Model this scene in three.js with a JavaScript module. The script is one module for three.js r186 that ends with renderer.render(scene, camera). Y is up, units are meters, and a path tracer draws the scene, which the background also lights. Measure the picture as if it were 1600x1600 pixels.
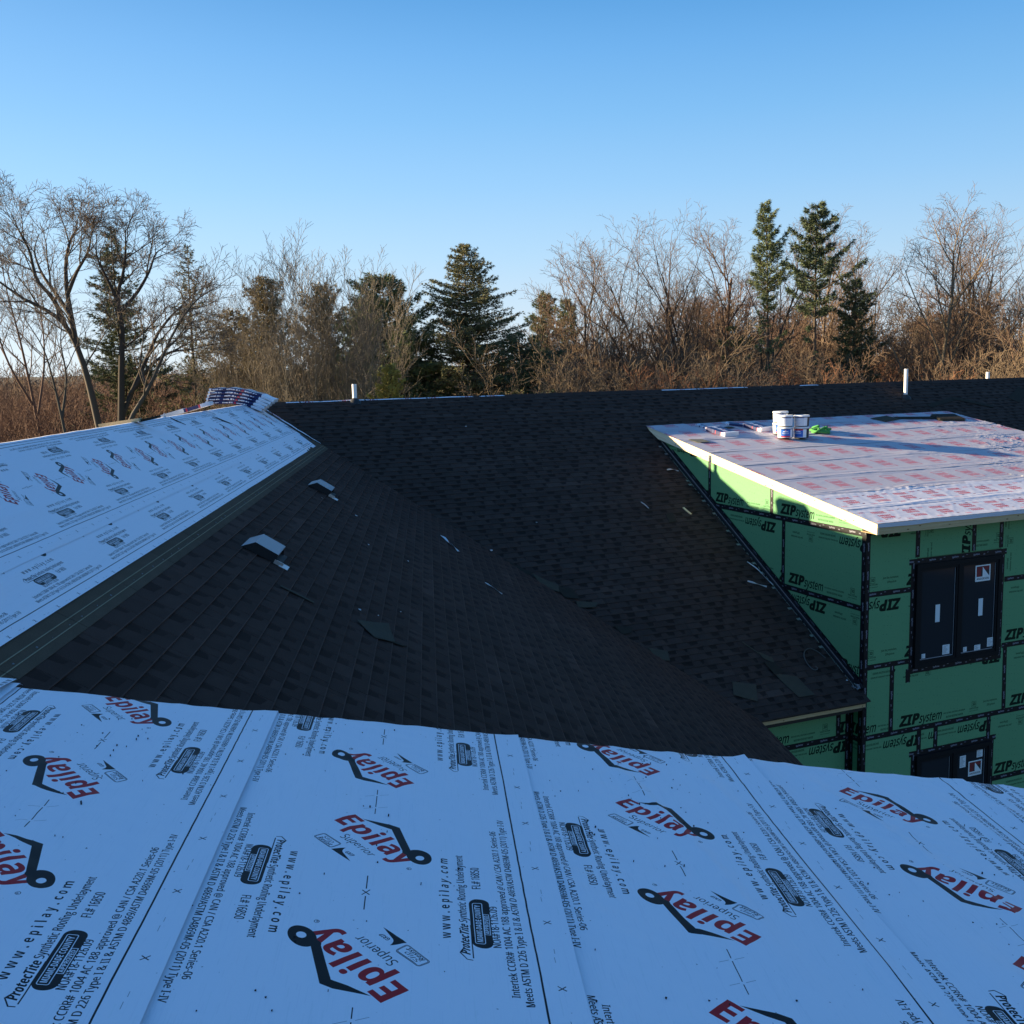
import * as THREE from 'three';
import { mergeGeometries } from 'three/addons/utils/BufferGeometryUtils.js';
import { ImprovedNoise } from 'three/addons/math/ImprovedNoise.js';

// ------------------------------------------------------------------ scene, camera, sky, sun, exposure
const H = 12.6;                                   // eye height above the ground
const V = (x, y, z) => new THREE.Vector3(x, y, z);
const scene = new THREE.Scene();
const camera = new THREE.PerspectiveCamera(53.827, 1, 0.1, 9000);
const PITCH = 0.136343, ROLL = 0.0246964;
{
  const fwd = V(0, -Math.sin(PITCH), -Math.cos(PITCH)), up = V(0, Math.cos(PITCH), -Math.sin(PITCH)), right = V(1, 0, 0);
  const c = Math.cos(ROLL), s = Math.sin(ROLL);
  const r2 = right.clone().multiplyScalar(c).addScaledVector(up, -s), u2 = up.clone().multiplyScalar(c).addScaledVector(right, s);
  camera.position.set(0, H, 0);
  camera.quaternion.setFromRotationMatrix(new THREE.Matrix4().makeBasis(r2, u2, fwd.negate()));
}
scene.add(camera);
const renderer = new THREE.WebGLRenderer({ antialias: true });
renderer.toneMapping = THREE.LinearToneMapping;
renderer.toneMappingExposure = 3.45;
renderer.shadowMap.enabled = true;
const SUN_AZ = THREE.MathUtils.degToRad(-81), SUN_EL = THREE.MathUtils.degToRad(12.2);
const sunDir = V(Math.sin(SUN_AZ) * Math.cos(SUN_EL), Math.sin(SUN_EL), -Math.cos(SUN_AZ) * Math.cos(SUN_EL));
const sun = new THREE.DirectionalLight(new THREE.Color().setRGB(1, 0.79, 0.49), 5);
sun.position.copy(sunDir).multiplyScalar(300).add(V(0, 6, -20));
sun.target.position.set(0, 6, -20);
sun.castShadow = true; sun.shadow.radius = 1; sun.shadow.mapSize.set(4096, 4096);
Object.assign(sun.shadow.camera, { left: -90, right: 90, top: 60, bottom: -60, near: 1, far: 600 });
scene.add(sun, sun.target);
{ // clear late-afternoon winter sky: pale at the horizon, deep blue overhead, whiter towards the low sun
  const W = 1024, Hh = 512, d = new Float32Array(W * Hh * 4);
  const mix = (a, b, t) => a + (b - a) * t;
  const stops = [[-90, .10, .11, .11], [-1.5, .30, .30, .29], [0, .74, .83, .88], [1.5, .70, .82, .91], [6.3, .46, .71, .95], [10, .315, .61, .95], [13.5, .215, .515, .90], [16.7, .150, .43, .84], [19.5, .095, .345, .74], [28, .055, .255, .63], [45, .045, .215, .57], [90, .030, .155, .46]], EXPOSED = 1 / 3.2;
  for (let j = 0; j < Hh; j++) {
    const el = (j + 0.5) / Hh * 180 - 90;
    let k = 1; while (k < stops.length - 1 && el > stops[k][0]) k++;
    const A = stops[k - 1], B = stops[k], t = Math.min(1, Math.max(0, (el - A[0]) / (B[0] - A[0])));
    for (let i = 0; i < W; i++) {
      const th = ((i + 0.5) / W - 0.5) * Math.PI * 2;           // three's equirect: u = atan(z, x) / 2pi + .5
      const e = el * Math.PI / 180, x = Math.cos(e) * Math.cos(th), z = Math.cos(e) * Math.sin(th), y = Math.sin(e);
      const cosS = x * sunDir.x + y * sunDir.y + z * sunDir.z;
      const ang = Math.acos(Math.min(1, Math.max(-1, cosS))) * 180 / Math.PI;
      const glow = 0.30 * Math.exp(-Math.pow(ang / 52, 2)) + 0.55 * Math.exp(-ang / 13);
      const far = 1 - 0.14 * Math.min(1, Math.max(0, (ang - 60) / 70));
      const low = el < 0 ? 0.25 : 1;
      const o = (j * W + i) * 4;
      d[o] = EXPOSED * (mix(A[1], B[1], t) * far + glow * 0.62 * low); d[o + 1] = EXPOSED * (mix(A[2], B[2], t) * far + glow * 0.62 * low); d[o + 2] = EXPOSED * (mix(A[3], B[3], t) * far + glow * 0.48 * low); d[o + 3] = 1;
    }
  }
  const t = new THREE.DataTexture(d, W, Hh, THREE.RGBAFormat, THREE.FloatType);
  t.mapping = THREE.EquirectangularReflectionMapping; t.magFilter = t.minFilter = THREE.LinearFilter; t.needsUpdate = true;
  scene.background = t; scene.environment = t;
}

// ------------------------------------------------------------------ helpers
const rng = (s) => () => { s |= 0; s = s + 0x6D2B79F5 | 0; let t = Math.imul(s ^ s >>> 15, 1 | s); t = t + Math.imul(t ^ t >>> 7, 61 | t) ^ t; return ((t ^ t >>> 14) >>> 0) / 4294967296; };
const noise = new ImprovedNoise();
const Y = V(0, 1, 0);
const used = {};
const numbered = (n) => { const k = used[n] = (used[n] ?? -1) + 1; return k ? `${n}_${String(k).padStart(3, '0')}` : n; };
function tag(o, label, category, group, kind) { if (label) o.userData.label = label; if (category) o.userData.category = category; if (group) o.userData.group = group; if (kind) o.userData.kind = kind; return o; }
function shade(m) { m.castShadow = m.receiveShadow = true; return m; }
function base(name, pos, label, category, group) { const g = new THREE.Group(); g.name = numbered(name); g.position.copy(pos); scene.add(g); return tag(g, label, category, group); }
const lin = (r, g, b) => new THREE.Color().setRGB(r, g, b);
const std = (o) => new THREE.MeshStandardMaterial(Object.assign({ roughness: 0.85, side: THREE.DoubleSide }, o));
// a plane of the building: a runs along it, w down it, h off it
class Pl {
  constructor(O, A, W) { this.O = O; this.A = A.clone().normalize(); this.W = W.clone().normalize(); this.N = new THREE.Vector3().crossVectors(this.W, this.A).normalize(); }
  at(a, w, h = 0) { return this.O.clone().addScaledVector(this.A, a).addScaledVector(this.W, w).addScaledVector(this.N, h); }
  place(m, a, w, h = 0, turn = 0) { // local x along A, y off the plane, z down it
    m.position.copy(this.at(a, w, h));
    m.quaternion.setFromRotationMatrix(new THREE.Matrix4().makeBasis(this.A, this.N, this.W)).multiply(new THREE.Quaternion().setFromAxisAngle(Y, turn));
    return m;
  }
}
// mesh builder: collects flat-shaded triangles in world space
class MB {
  constructor() { this.p = []; this.n = []; this.u = []; this.c = []; }
  tri(a, b, c, ua, ub, uc, col, nn) {
    const n = nn ?? new THREE.Vector3().subVectors(b, a).cross(new THREE.Vector3().subVectors(c, a)).normalize();
    this.p.push(a.x, a.y, a.z, b.x, b.y, b.z, c.x, c.y, c.z);
    for (let i = 0; i < 3; i++) { this.n.push(n.x, n.y, n.z); if (col) this.c.push(col[0], col[1], col[2]); }
    this.u.push(...(ua ?? [0, 0]), ...(ub ?? [0, 0]), ...(uc ?? [0, 0]));
  }
  quad(a, b, c, d, uv, col) { this.tri(a, b, c, uv?.[0], uv?.[1], uv?.[2], col); this.tri(a, c, d, uv?.[0], uv?.[2], uv?.[3], col); return this; }
  // prism over a convex polygon [[a, w], ...] of plane pl; heights may be functions of (a, w)
  prism(pl, poly, h0, h1, uv, col, bottom = false, edge = col) {
    const f0 = typeof h0 === 'function' ? h0 : () => h0, f1 = typeof h1 === 'function' ? h1 : () => h1, U = uv ?? ((a, w) => [a, w]);
    let area = 0; for (let i = 0; i < poly.length; i++) { const p = poly[i], q = poly[(i + 1) % poly.length]; area += p[0] * q[1] - q[0] * p[1]; }
    const P = area < 0 ? poly : poly.slice().reverse();            // so that faces look along N (N = W x A)
    const T = P.map(([a, w]) => pl.at(a, w, f1(a, w))), B = P.map(([a, w]) => pl.at(a, w, f0(a, w))), uu = P.map(([a, w]) => U(a, w));
    for (let i = 1; i < P.length - 1; i++) { this.tri(T[0], T[i], T[i + 1], uu[0], uu[i], uu[i + 1], col); if (bottom) this.tri(B[0], B[i + 1], B[i], uu[0], uu[i + 1], uu[i], col); }
    for (let i = 0; i < P.length; i++) { const j = (i + 1) % P.length; this.quad(T[i], B[i], B[j], T[j], [uu[i], uu[i], uu[j], uu[j]], edge); }
    return this;
  }
  box(pl, a0, a1, w0, w1, h0, h1, uv, col) { return this.prism(pl, [[a0, w0], [a1, w0], [a1, w1], [a0, w1]], h0, h1, uv, col, true); }
  build(name, mat, parent = scene, label) {
    const g = new THREE.BufferGeometry();
    g.setAttribute('position', new THREE.Float32BufferAttribute(this.p, 3)); g.setAttribute('normal', new THREE.Float32BufferAttribute(this.n, 3)); g.setAttribute('uv', new THREE.Float32BufferAttribute(this.u, 2));
    if (this.c.length === this.p.length) g.setAttribute('color', new THREE.Float32BufferAttribute(this.c, 3));
    return put(g, name, mat, parent, label);
  }
}
function worldOf(o) { const p = V(0, 0, 0); for (let q = o; q && q !== scene; q = q.parent) p.add(q.position); return p; }
// adds a geometry given in world space under parent (groups are only ever moved, not turned); the mesh sits at its own centre bottom
function put(g, name, mat, parent = scene, label) {
  g.computeBoundingBox(); const b = g.boundingBox, c = V((b.min.x + b.max.x) / 2, b.min.y, (b.min.z + b.max.z) / 2);
  g.translate(-c.x, -c.y, -c.z);
  const m = shade(new THREE.Mesh(g, mat)); m.name = parent === scene ? numbered(name) : name; m.position.copy(c).sub(parent === scene ? V(0, 0, 0) : worldOf(parent));
  parent.add(m); if (label) m.userData.label = label; return m;
}
function clip(poly, nx, ny, d) { // keep nx*a + ny*w <= d
  const o = [];
  for (let i = 0; i < poly.length; i++) {
    const p = poly[i], q = poly[(i + 1) % poly.length], fp = nx * p[0] + ny * p[1] - d, fq = nx * q[0] + ny * q[1] - d;
    if (fp <= 0) o.push(p);
    if ((fp < 0 && fq > 0) || (fp > 0 && fq < 0)) { const t = fp / (fp - fq); o.push([p[0] + (q[0] - p[0]) * t, p[1] + (q[1] - p[1]) * t]); }
  }
  return o;
}
// subtract an axis rectangle [a0,a1,w0,w1] from a convex polygon: up to four convex pieces
function cut(poly, a0, a1, w0, w1) {
  const out = [], add = (p) => { if (p.length > 2) out.push(p); };
  add(clip(poly, 1, 0, a0)); add(clip(poly, -1, 0, -a1));
  const mid = clip(clip(poly, -1, 0, -a0), 1, 0, a1);
  if (mid.length > 2) { add(clip(mid, 0, 1, w0)); add(clip(mid, 0, -1, -w1)); }
  return out;
}
// gridded sheet draped over a plane, with a height function and its own uv
function sheet(pl, a0, a1, w0, w1, step, hf, uvf, keep, wstep) {
  const na = Math.max(1, Math.round((a1 - a0) / step)), nw = Math.max(1, Math.round((w1 - w0) / (wstep ?? step))), pos = [], uv = [], idx = [];
  for (let j = 0; j <= nw; j++) for (let i = 0; i <= na; i++) {
    let a = a0 + (a1 - a0) * i / na, w = w0 + (w1 - w0) * j / nw; let ww = w, aa = a;
    if (keep) [aa, ww] = keep(a, w, i / na, j / nw);
    const p = pl.at(aa, ww, hf(aa, ww, i / na, j / nw)); pos.push(p.x, p.y, p.z); uv.push(...uvf(aa, ww));
  }
  for (let j = 0; j < nw; j++) for (let i = 0; i < na; i++) { const k = j * (na + 1) + i; idx.push(k, k + na + 1, k + 1, k + 1, k + na + 1, k + na + 2); }
  const g = new THREE.BufferGeometry(); g.setAttribute('position', new THREE.Float32BufferAttribute(pos, 3)); g.setAttribute('uv', new THREE.Float32BufferAttribute(uv, 2)); g.setIndex(idx); g.computeVertexNormals();
  return g;
}
function canvasTex(w, h, draw, srgb = true) {
  const c = document.createElement('canvas'); c.width = w; c.height = h; const x = c.getContext('2d'); draw(x, w, h);
  const t = new THREE.CanvasTexture(c); t.colorSpace = srgb ? THREE.SRGBColorSpace : THREE.NoColorSpace; t.wrapS = t.wrapT = THREE.RepeatWrapping; t.magFilter = THREE.LinearFilter; t.anisotropy = 8; return t;
}
function dataTex(n, f, srgb = false) { // f(x, y) -> [r, g, b] 0..1, tiling is up to f
  const d = new Uint8Array(n * n * 4); for (let j = 0; j < n; j++) for (let i = 0; i < n; i++) { const c = f(i, j), o = (j * n + i) * 4; d[o] = 255 * c[0]; d[o + 1] = 255 * c[1]; d[o + 2] = 255 * c[2]; d[o + 3] = 255; }
  const t = new THREE.DataTexture(d, n, n); t.wrapS = t.wrapT = THREE.RepeatWrapping; t.magFilter = THREE.LinearFilter; t.minFilter = THREE.LinearMipmapLinearFilter; t.generateMipmaps = true; if (srgb) t.colorSpace = THREE.SRGBColorSpace; t.needsUpdate = true; return t;
}
function fitText(x, str, px, py, len, h, font, weight = '', align = 'left') { // text of a given length and cap height at the current transform
  x.font = `${weight} ${h * 1.38}px ${font}`; x.textAlign = 'left'; x.textBaseline = 'alphabetic';
  const m = x.measureText(str).width || 1; x.save(); x.translate(px, py); x.scale(len / m, 1); x.fillText(str, 0, 0); x.restore();
}
function rr(x, a, b, w, h, r) { x.beginPath(); x.moveTo(a + r, b); x.arcTo(a + w, b, a + w, b + h, r); x.arcTo(a + w, b + h, a, b + h, r); x.arcTo(a, b + h, a, b, r); x.arcTo(a, b, a + w, b, r); x.closePath(); }

// ------------------------------------------------------------------ textures
const SHEET = [230, 229, 235], INK = 'rgb(12,13,18)', RED = 'rgb(170,22,34)';
// printed roofing underlayment: x = along the roll (1.39 m repeat), y = across it (1.26 m)
const KX = 2048 / 1.39;
const texRoll = canvasTex(2048, 1856, (x, W, Hh) => {
  const R = rng(77);
  x.fillStyle = `rgb(${SHEET})`; x.fillRect(0, 0, W, Hh);
  for (let i = 0; i < 2600; i++) { const k = (R() - .5) * 14; x.fillStyle = `rgba(${k > 0 ? '255,255,255' : '60,80,110'},${Math.abs(k) / 220})`; x.fillRect(R() * W, R() * Hh, 10 + R() * 160, 2 + R() * 5); }
  for (let i = 0; i < 70; i++) { x.fillStyle = `rgba(30,34,44,${.2 + R() * .45})`; x.beginPath(); x.ellipse(R() * W, R() * Hh, 1 + R() * 3.4, 1 + R() * 2.4, R() * 3, 0, 7); x.fill(); }
  const P = (s, t) => [t * KX, (s + .63) * KX];
  const half = () => {
    x.fillStyle = INK; x.strokeStyle = INK;
    const row = (str, s, t0, t1, h, weight = '') => { const [px, py] = P(s, t0); for (const o of [-1.1, 1.1]) fitText(x, str, px + o, py, (t1 - t0) * KX, h * KX, 'sans-serif', weight); };
    // text block beside the dark line
    { // spaced web address
      const str = 'www.epilay.com', t0 = -.225, t1 = .275; x.font = `bold ${.043 * KX}px sans-serif`; x.textAlign = 'center'; x.textBaseline = 'alphabetic';
      const ws = [...str].map((c) => x.measureText(c).width), sum = ws.reduce((a, b) => a + b, 0), gap = ((t1 - t0) * KX - sum) / (str.length - 1);
      let cx = 0; [...str].forEach((c, i) => { const [px, py] = P(.263, t0); x.fillText(c, px + cx + ws[i] / 2, py); cx += ws[i] + gap; });
    }
    row('ProtecTite', .318, -.305, -.135, .028, 'bold italic'); row('Synthetic Roofing Underlayment', .316, -.125, .31, .026);
    { const [px, py] = P(.322, -.33); x.lineWidth = 5; x.beginPath(); x.moveTo(px + 5, py + 4); x.lineTo(px + 5, py - 22); x.lineTo(px + 50, py - 50); x.lineTo(px + 84, py - 34); x.moveTo(px + 20, py + 6); x.lineTo(px + 290, py + 6); x.stroke(); }
    { const [px, py] = P(.326, -.255); x.fillStyle = INK; rr(x, px, py, .275 * KX, .064 * KX, .03 * KX); x.fill();
      x.strokeStyle = `rgb(${SHEET})`; x.lineWidth = 4; x.fillStyle = `rgb(${SHEET})`; rr(x, px + 34, py + 16, .228 * KX, .03 * KX, 8); x.stroke();
      fitText(x, 'MIAMI-DADE COUNTY', px + 44, py + 50, .212 * KX, .018 * KX, 'sans-serif', 'bold'); x.strokeRect(px + 110, py + 62, .115 * KX, .017 * KX); fitText(x, 'APPROVED', px + 118, py + 82, .103 * KX, .011 * KX, 'sans-serif', 'bold'); x.fillStyle = x.strokeStyle = INK; }
    row('FL# 16850', .368, .085, .225, .029); row('NOA#18-1126.09', .413, -.25, -.02, .024);
    row('Intertek CCRR# 1004 AC 188 approved @ CAN / CSA A220.1 Series-06', .447, -.49, .52, .0235); row('Meets ASTM D 226 Type I & II & ASTM D 4869/ASTM D4869M-05 (2011) Type I-IV', .482, -.53, .62, .0235);
    // logo
    const th = Math.atan2(.659, -.752), [lx, ly] = P(-.15, .504);
    x.save(); x.translate(lx, ly); x.rotate(th);
    const U = KX;                                                   // logo frame: +x along the word, -y up
    x.fillStyle = RED; x.font = `bold ${.132 * U}px sans-serif`; x.textBaseline = 'alphabetic'; x.textAlign = 'left';
    { const m = x.measureText('Epilay').width; x.save(); x.scale(.395 * U / m, 1); x.fillText('Epilay', 0, 0); x.lineWidth = 3; x.strokeStyle = RED; x.strokeText('Epilay', 0, 0); x.restore(); }
    x.fillStyle = INK; fitText(x, 'Superior', .125 * U, .062 * U, .17 * U, .034 * U, 'sans-serif');
    x.lineWidth = 2.5; x.strokeStyle = INK; x.beginPath(); x.arc(.425 * U, -.004 * U, 11, 0, 7); x.stroke(); fitText(x, 'R', .4205 * U, .001 * U, 13, 10, 'sans-serif', 'bold');
    // bent bar with an eye at its end
    const pt = (s, t) => { const ds = s + .15, dt = t - .504; return [(ds * .659 - dt * .752) * U, -(ds * .752 + dt * .659) * U]; };
    const poly = [pt(-.044, .532), pt(.058, .508), pt(.094, .49), pt(.138, .312), pt(.112, .298), pt(.066, .47), pt(.02, .492)];
    x.beginPath(); poly.forEach(([a, b], i) => i ? x.lineTo(a, b) : x.moveTo(a, b)); x.closePath(); x.fill();
    const n1 = pt(.138, .312), n2 = pt(.112, .298), e = pt(.175, .266), e2 = pt(.16, .272);
    x.lineWidth = .034 * U; x.lineCap = 'round'; x.beginPath(); x.moveTo((n1[0] + n2[0]) / 2, (n1[1] + n2[1]) / 2); x.lineTo(...e2); x.stroke(); x.lineCap = 'butt';
    x.save(); x.translate(...pt(.167, .27)); x.rotate(.25); x.beginPath(); x.ellipse(-4, 0, .056 * U, .039 * U, 0, 0, 7); x.fill(); x.fillStyle = `rgb(${SHEET})`; x.beginPath(); x.ellipse(6, 0, .0165 * U, .0145 * U, 0, 0, 7); x.fill(); x.restore();
    // resist badge and fin mark under the word
    x.fillStyle = INK; x.lineWidth = 3; x.strokeStyle = INK; const bx = .075 * U, by = .088 * U;
    rr(x, bx, by, .1 * U, .047 * U, 14); x.stroke(); rr(x, bx + 5, by + 5, .1 * U - 10, .047 * U - 10, 10); x.stroke();
    x.save(); x.globalAlpha = .8; fitText(x, 'Slip', bx + 18, by + 34, .062 * U, .014 * U, 'sans-serif', 'italic'); x.restore(); fitText(x, 'Resist', bx + 18, by + 60, .072 * U, .0155 * U, 'sans-serif', 'bold italic');
    x.beginPath(); x.moveTo(bx + .108 * U, by + .05 * U); x.quadraticCurveTo(bx + .118 * U, by + .02 * U, bx + .13 * U, by + .006 * U); x.quadraticCurveTo(bx + .134 * U, by + .03 * U, bx + .155 * U, by + .034 * U); x.lineTo(bx + .215 * U, by + .05 * U); x.closePath(); x.fill();
    fitText(x, 'GRIP', bx + .152 * U, by + .028 * U, .042 * U, .014 * U, 'sans-serif', 'bold'); 
    x.restore();
    // centre line with its crosses, margin marks
    x.strokeStyle = INK; x.lineWidth = 5;
    const seg = (s0, t0, s1, t1, w = 5, al = 1) => { x.globalAlpha = al; x.lineWidth = w; x.beginPath(); x.moveTo(...P(s0, t0)); x.lineTo(...P(s1, t1)); x.stroke(); x.globalAlpha = 1; };
    seg(0, .022, 0, .1); seg(-.012, -.014, .012, .014, 5); seg(-.012, .014, .012, -.014, 5);
    for (const [t0, t1] of [[.585, .632], [.645, .695]]) seg(0, t0, 0, t1, 4.5);
    seg(-.045, .622, -.01, .637, 2.5, .45); seg(.01, .641, .045, .656, 2.5, .45);
    for (const k of [-.445, -.0975, .25, .5975]) { x.fillStyle = INK; const [px, py] = P(.566, k); x.lineWidth = 5; x.beginPath(); x.moveTo(px - 15, py - 17); x.lineTo(px + 15, py + 17); x.moveTo(px - 15, py + 17); x.lineTo(px + 15, py - 17); x.stroke();
      x.globalAlpha = .35; x.fillRect(px + 190, py - 4, 44, 3); x.fillRect(px + 262, py + 2, 34, 3); x.globalAlpha = 1; }
    x.lineWidth = 8; x.beginPath(); x.moveTo(...P(.512, -.75)); x.lineTo(...P(.512, .75)); x.stroke();
  };
  const both = (f) => { for (const o of [-1, 0, 1]) for (const turn of [0, 1]) { x.save(); x.translate(o * W, 0); if (turn) { x.translate(0, 2 * .63 * KX); x.rotate(Math.PI); x.translate(0, 0); } f(); x.restore(); } };
  both(half);
});
texRoll.repeat.set(1, 1);
// the other underlayment on the bump-out roof: grey, with rows of red printed blocks. x along the roll 1.28 m, y across 1.05 m
const texGrey = (front) => canvasTex(1024, 840, (x, W, Hh) => {
  const R = rng(front ? 5 : 6), K = 800;
  x.fillStyle = front ? 'rgb(208,206,212)' : 'rgb(182,178,184)'; x.fillRect(0, 0, W, Hh);
  for (let i = 0; i < 1500; i++) { x.fillStyle = `rgba(${R() > .5 ? '255,255,255' : '70,70,80'},${R() * .07})`; x.fillRect(R() * W, R() * Hh, 8 + R() * 120, 1 + R() * 4); }
  const block = (cx, cy, turn) => {
    x.save(); x.translate(cx, cy); x.rotate(turn ? Math.PI : 0); x.fillStyle = x.strokeStyle = front ? 'rgb(186,22,40)' : 'rgb(196,42,56)';
    if (front) {
      const w = 225, h = 310;
      for (let i = 0; i < 4; i++) { const y0 = -h / 2 + i * h / 4.3; if (i === 1) { x.fillRect(-w / 2, y0, w, 14); continue; } for (let k = 0; k < 6; k++) { x.fillRect(-w / 2 + k * w / 6, y0 + 6, w / 6 - 8 - R() * 8, h / 4.3 - 20); } }
      x.fillStyle = 'rgb(120,26,40)'; x.fillRect(-w / 2 - 16, h / 2 + 6, 44, 18); x.fillRect(w / 2 - 20, h / 2 + 6, 44, 18);
      x.fillStyle = 'rgb(186,22,40)'; for (let k = 0; k < 5; k++) { x.fillRect(-w / 2 + k * 40, h / 2 - 30, 26, 8); x.fillRect(-w / 2 + k * 40, h / 2 - 14, 22, 6); }
    } else {
      const w = 220, h = 400; x.globalAlpha = .6; x.lineWidth = 14; x.strokeRect(-w / 2, -h / 2, w, h); for (let k = 0; k < 5; k++) { x.fillRect(-w / 2 + 26 + k * 36, -h / 2 + 60, 26, 120 + R() * 20); x.fillRect(-w / 2 + 26 + k * 36, 20, 24, 110); } x.globalAlpha = 1;
    }
    x.restore();
  };
  block(W * .25, Hh * .5, 0); block(W * .75, Hh * .5, 1);
  x.fillStyle = 'rgba(196,42,56,.75)';
  if (front) for (const [cx, cy] of [[.5, .3], [.5, .74], [0.0, .3], [0, .74], [1, .3], [1, .74]]) for (let k = -2; k < 2; k++) { x.fillRect(cx * W + k * 26, cy * Hh, 18, 16); x.fillRect(cx * W + k * 26 + 5, cy * Hh + 24, 17, 16); }
  else { x.globalAlpha = .5; for (let k = 0; k < 26; k++) x.fillRect(k * 40 + R() * 8, Hh * .93, 24 * R(), 12); x.globalAlpha = 1; }
});
// green sheathing board with its black print: 2.44 x 1.22 m
const texZip = canvasTex(2048, 1024, (x, W, Hh) => {
  const K = W / 2.44, R = rng(9); x.fillStyle = 'rgb(106,158,114)'; x.fillRect(0, 0, W, Hh);
  for (let i = 0; i < 5000; i++) { x.fillStyle = `rgba(${R() > .5 ? '190,220,170' : '30,70,40'},${R() * .06})`; x.fillRect(R() * W, R() * Hh, 4 + R() * 30, 2 + R() * 6); }
  const word = (px, py) => { x.fillStyle = 'rgb(24,38,28)'; x.save(); x.translate(px, py); x.transform(1, 0, -.22, 1, 0, 0); x.font = `bold ${.25 * K}px sans-serif`; x.lineJoin = 'round'; x.lineWidth = .018 * K; x.strokeStyle = 'rgb(24,38,28)'; x.textBaseline = 'alphabetic'; const m = x.measureText('ZIP').width; x.save(); x.scale(.43 * K / m, 1); x.fillText('ZIP', 0, 0); x.strokeText('ZIP', 0, 0); x.restore(); fitText(x, 'system', .435 * K, 0, .52 * K, .16 * K, 'sans-serif'); x.font = `${.16 * 1.38 * K}px sans-serif`; { const mm = x.measureText('system').width; x.save(); x.translate(.435 * K, 0); x.scale(.52 * K / mm, 1); x.lineWidth = .008 * K; x.strokeText('system', 0, 0); x.restore(); } x.restore(); };
  const lines = (px, py, rows) => { x.fillStyle = 'rgb(38,58,40)'; rows.forEach(([str, o, len, h], i) => fitText(x, str, px + o * K, py + i * .075 * K, len * K, h * K, 'sans-serif', 'bold')); };
  const rowOf = () => {
    for (const o of [-2.44, 0, 2.44]) {
      const b = o * K;
      word(b + .06 * K, Hh - .09 * K); lines(b + 1.06 * K, Hh - .16 * K, [['ROOF AND WALL SHEATHING & AIR BARRIER', 0, .5, .03], ['WEATHER RESISTANT BARRIER', .06, .4, .035]]);
      x.strokeStyle = 'rgb(38,58,40)'; x.lineWidth = 5; x.strokeRect(b + 1.72 * K, Hh - .29 * K, .1 * K, .1 * K); fitText(x, '30', b + 1.733 * K, Hh - .215 * K, .075 * K, .055 * K, 'sans-serif', 'bold'); fitText(x, 'YEAR SYSTEM', b + 1.66 * K, Hh - .15 * K, .22 * K, .026 * K, 'sans-serif', 'bold'); fitText(x, 'LIMITED WARRANTY', b + 1.66 * K, Hh - .11 * K, .22 * K, .02 * K, 'sans-serif');
      lines(b + 1.99 * K, Hh - .24 * K, [['Join the revolution.', 0, .34, .036], ['ZIPsystem', .09, .2, .036]]);
    }
  };
  rowOf(); x.save(); x.translate(W, Hh); x.rotate(Math.PI); rowOf(); x.restore();
  x.fillStyle = 'rgb(34,60,40)'; for (let i = 0; i < 6; i++) for (let j = 0; j < 8; j++) { const a = (i + .2) * W / 6 + (R() - .5) * 22, b = (j + .5) * Hh / 8 + (R() - .5) * 14; x.globalAlpha = .8; for (const k of [-1, 0, 1]) { if (R() < .75) { x.beginPath(); x.arc(a + k * 62, b + k * 9, 4, 0, 7); x.fill(); } } x.globalAlpha = 1; }
});
const texTape = canvasTex(1024, 64, (x, W, Hh) => { // black seam tape with pale print, 1 m repeat
  const R = rng(3); x.fillStyle = 'rgb(20,20,24)'; x.fillRect(0, 0, W, Hh);
  for (let i = 0; i < 300; i++) { x.fillStyle = `rgba(90,95,120,${R() * .14})`; x.fillRect(R() * W, R() * Hh, 6 + R() * 60, 1 + R() * 3); }
  x.save(); x.globalAlpha = .9; x.fillStyle = 'rgb(176,178,196)'; for (const [o, s] of [[60, 'ZIPsystem'], [560, 'ZIPsystem']]) { x.save(); x.translate(o, 42); x.transform(1, 0, -.25, 1, 0, 0); fitText(x, s, 0, 0, 150, 20, 'sans-serif', 'bold'); x.restore(); }
  for (const o of [300, 800]) { fitText(x, 'tape', o, 34, 44, 14, 'sans-serif', 'bold'); fitText(x, 'peel', o + 90, 50, 40, 12, 'sans-serif'); } x.restore();
});
const texGran = dataTex(512, (() => { const R = rng(4), b = []; for (let i = 0; i < 512 * 512; i++) b.push(R()); const lo = []; for (let j = 0; j < 512; j++) for (let i = 0; i < 512; i++) { const s = Math.sin(i / 512 * 6.2832 * 3 + 1.3 * Math.sin(j / 512 * 6.2832 * 2)) * Math.cos(j / 512 * 6.2832 * 4 + 1.1); lo.push(s); } return (i, j) => { const v = .74 + (b[j * 512 + i] - .5) * .42 + lo[j * 512 + i] * .035; return [v, v, v]; }; })());
texGran.repeat.set(1 / .9, 1 / .9);
const texWood = (seed, bx) => canvasTex(512, 128, (x, W, Hh) => { const R = rng(seed); x.fillStyle = bx ?? 'rgb(238,222,190)'; x.fillRect(0, 0, W, Hh); for (let i = 0; i < 240; i++) { x.fillStyle = `rgba(${R() > .6 ? '250,235,205' : '150,112,66'},${R() * .2})`; x.fillRect(R() * W - 60, R() * Hh, 60 + R() * 300, 1 + R() * 2); } for (let i = 0; i < 5; i++) { x.fillStyle = 'rgba(96,62,34,.75)'; x.beginPath(); x.ellipse(R() * W, 20 + R() * 90, 4 + R() * 5, 3 + R() * 3, 0, 0, 7); x.fill(); } });
const texBark = dataTex(128, (() => { const R = rng(8), b = []; for (let i = 0; i < 128 * 128; i++) b.push(R()); return (i, j) => { const v = .62 + .38 * b[j * 128 + i] * (.6 + .4 * b[(j >> 3) * 128 + i]); return [v, v, v]; }; })());

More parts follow.
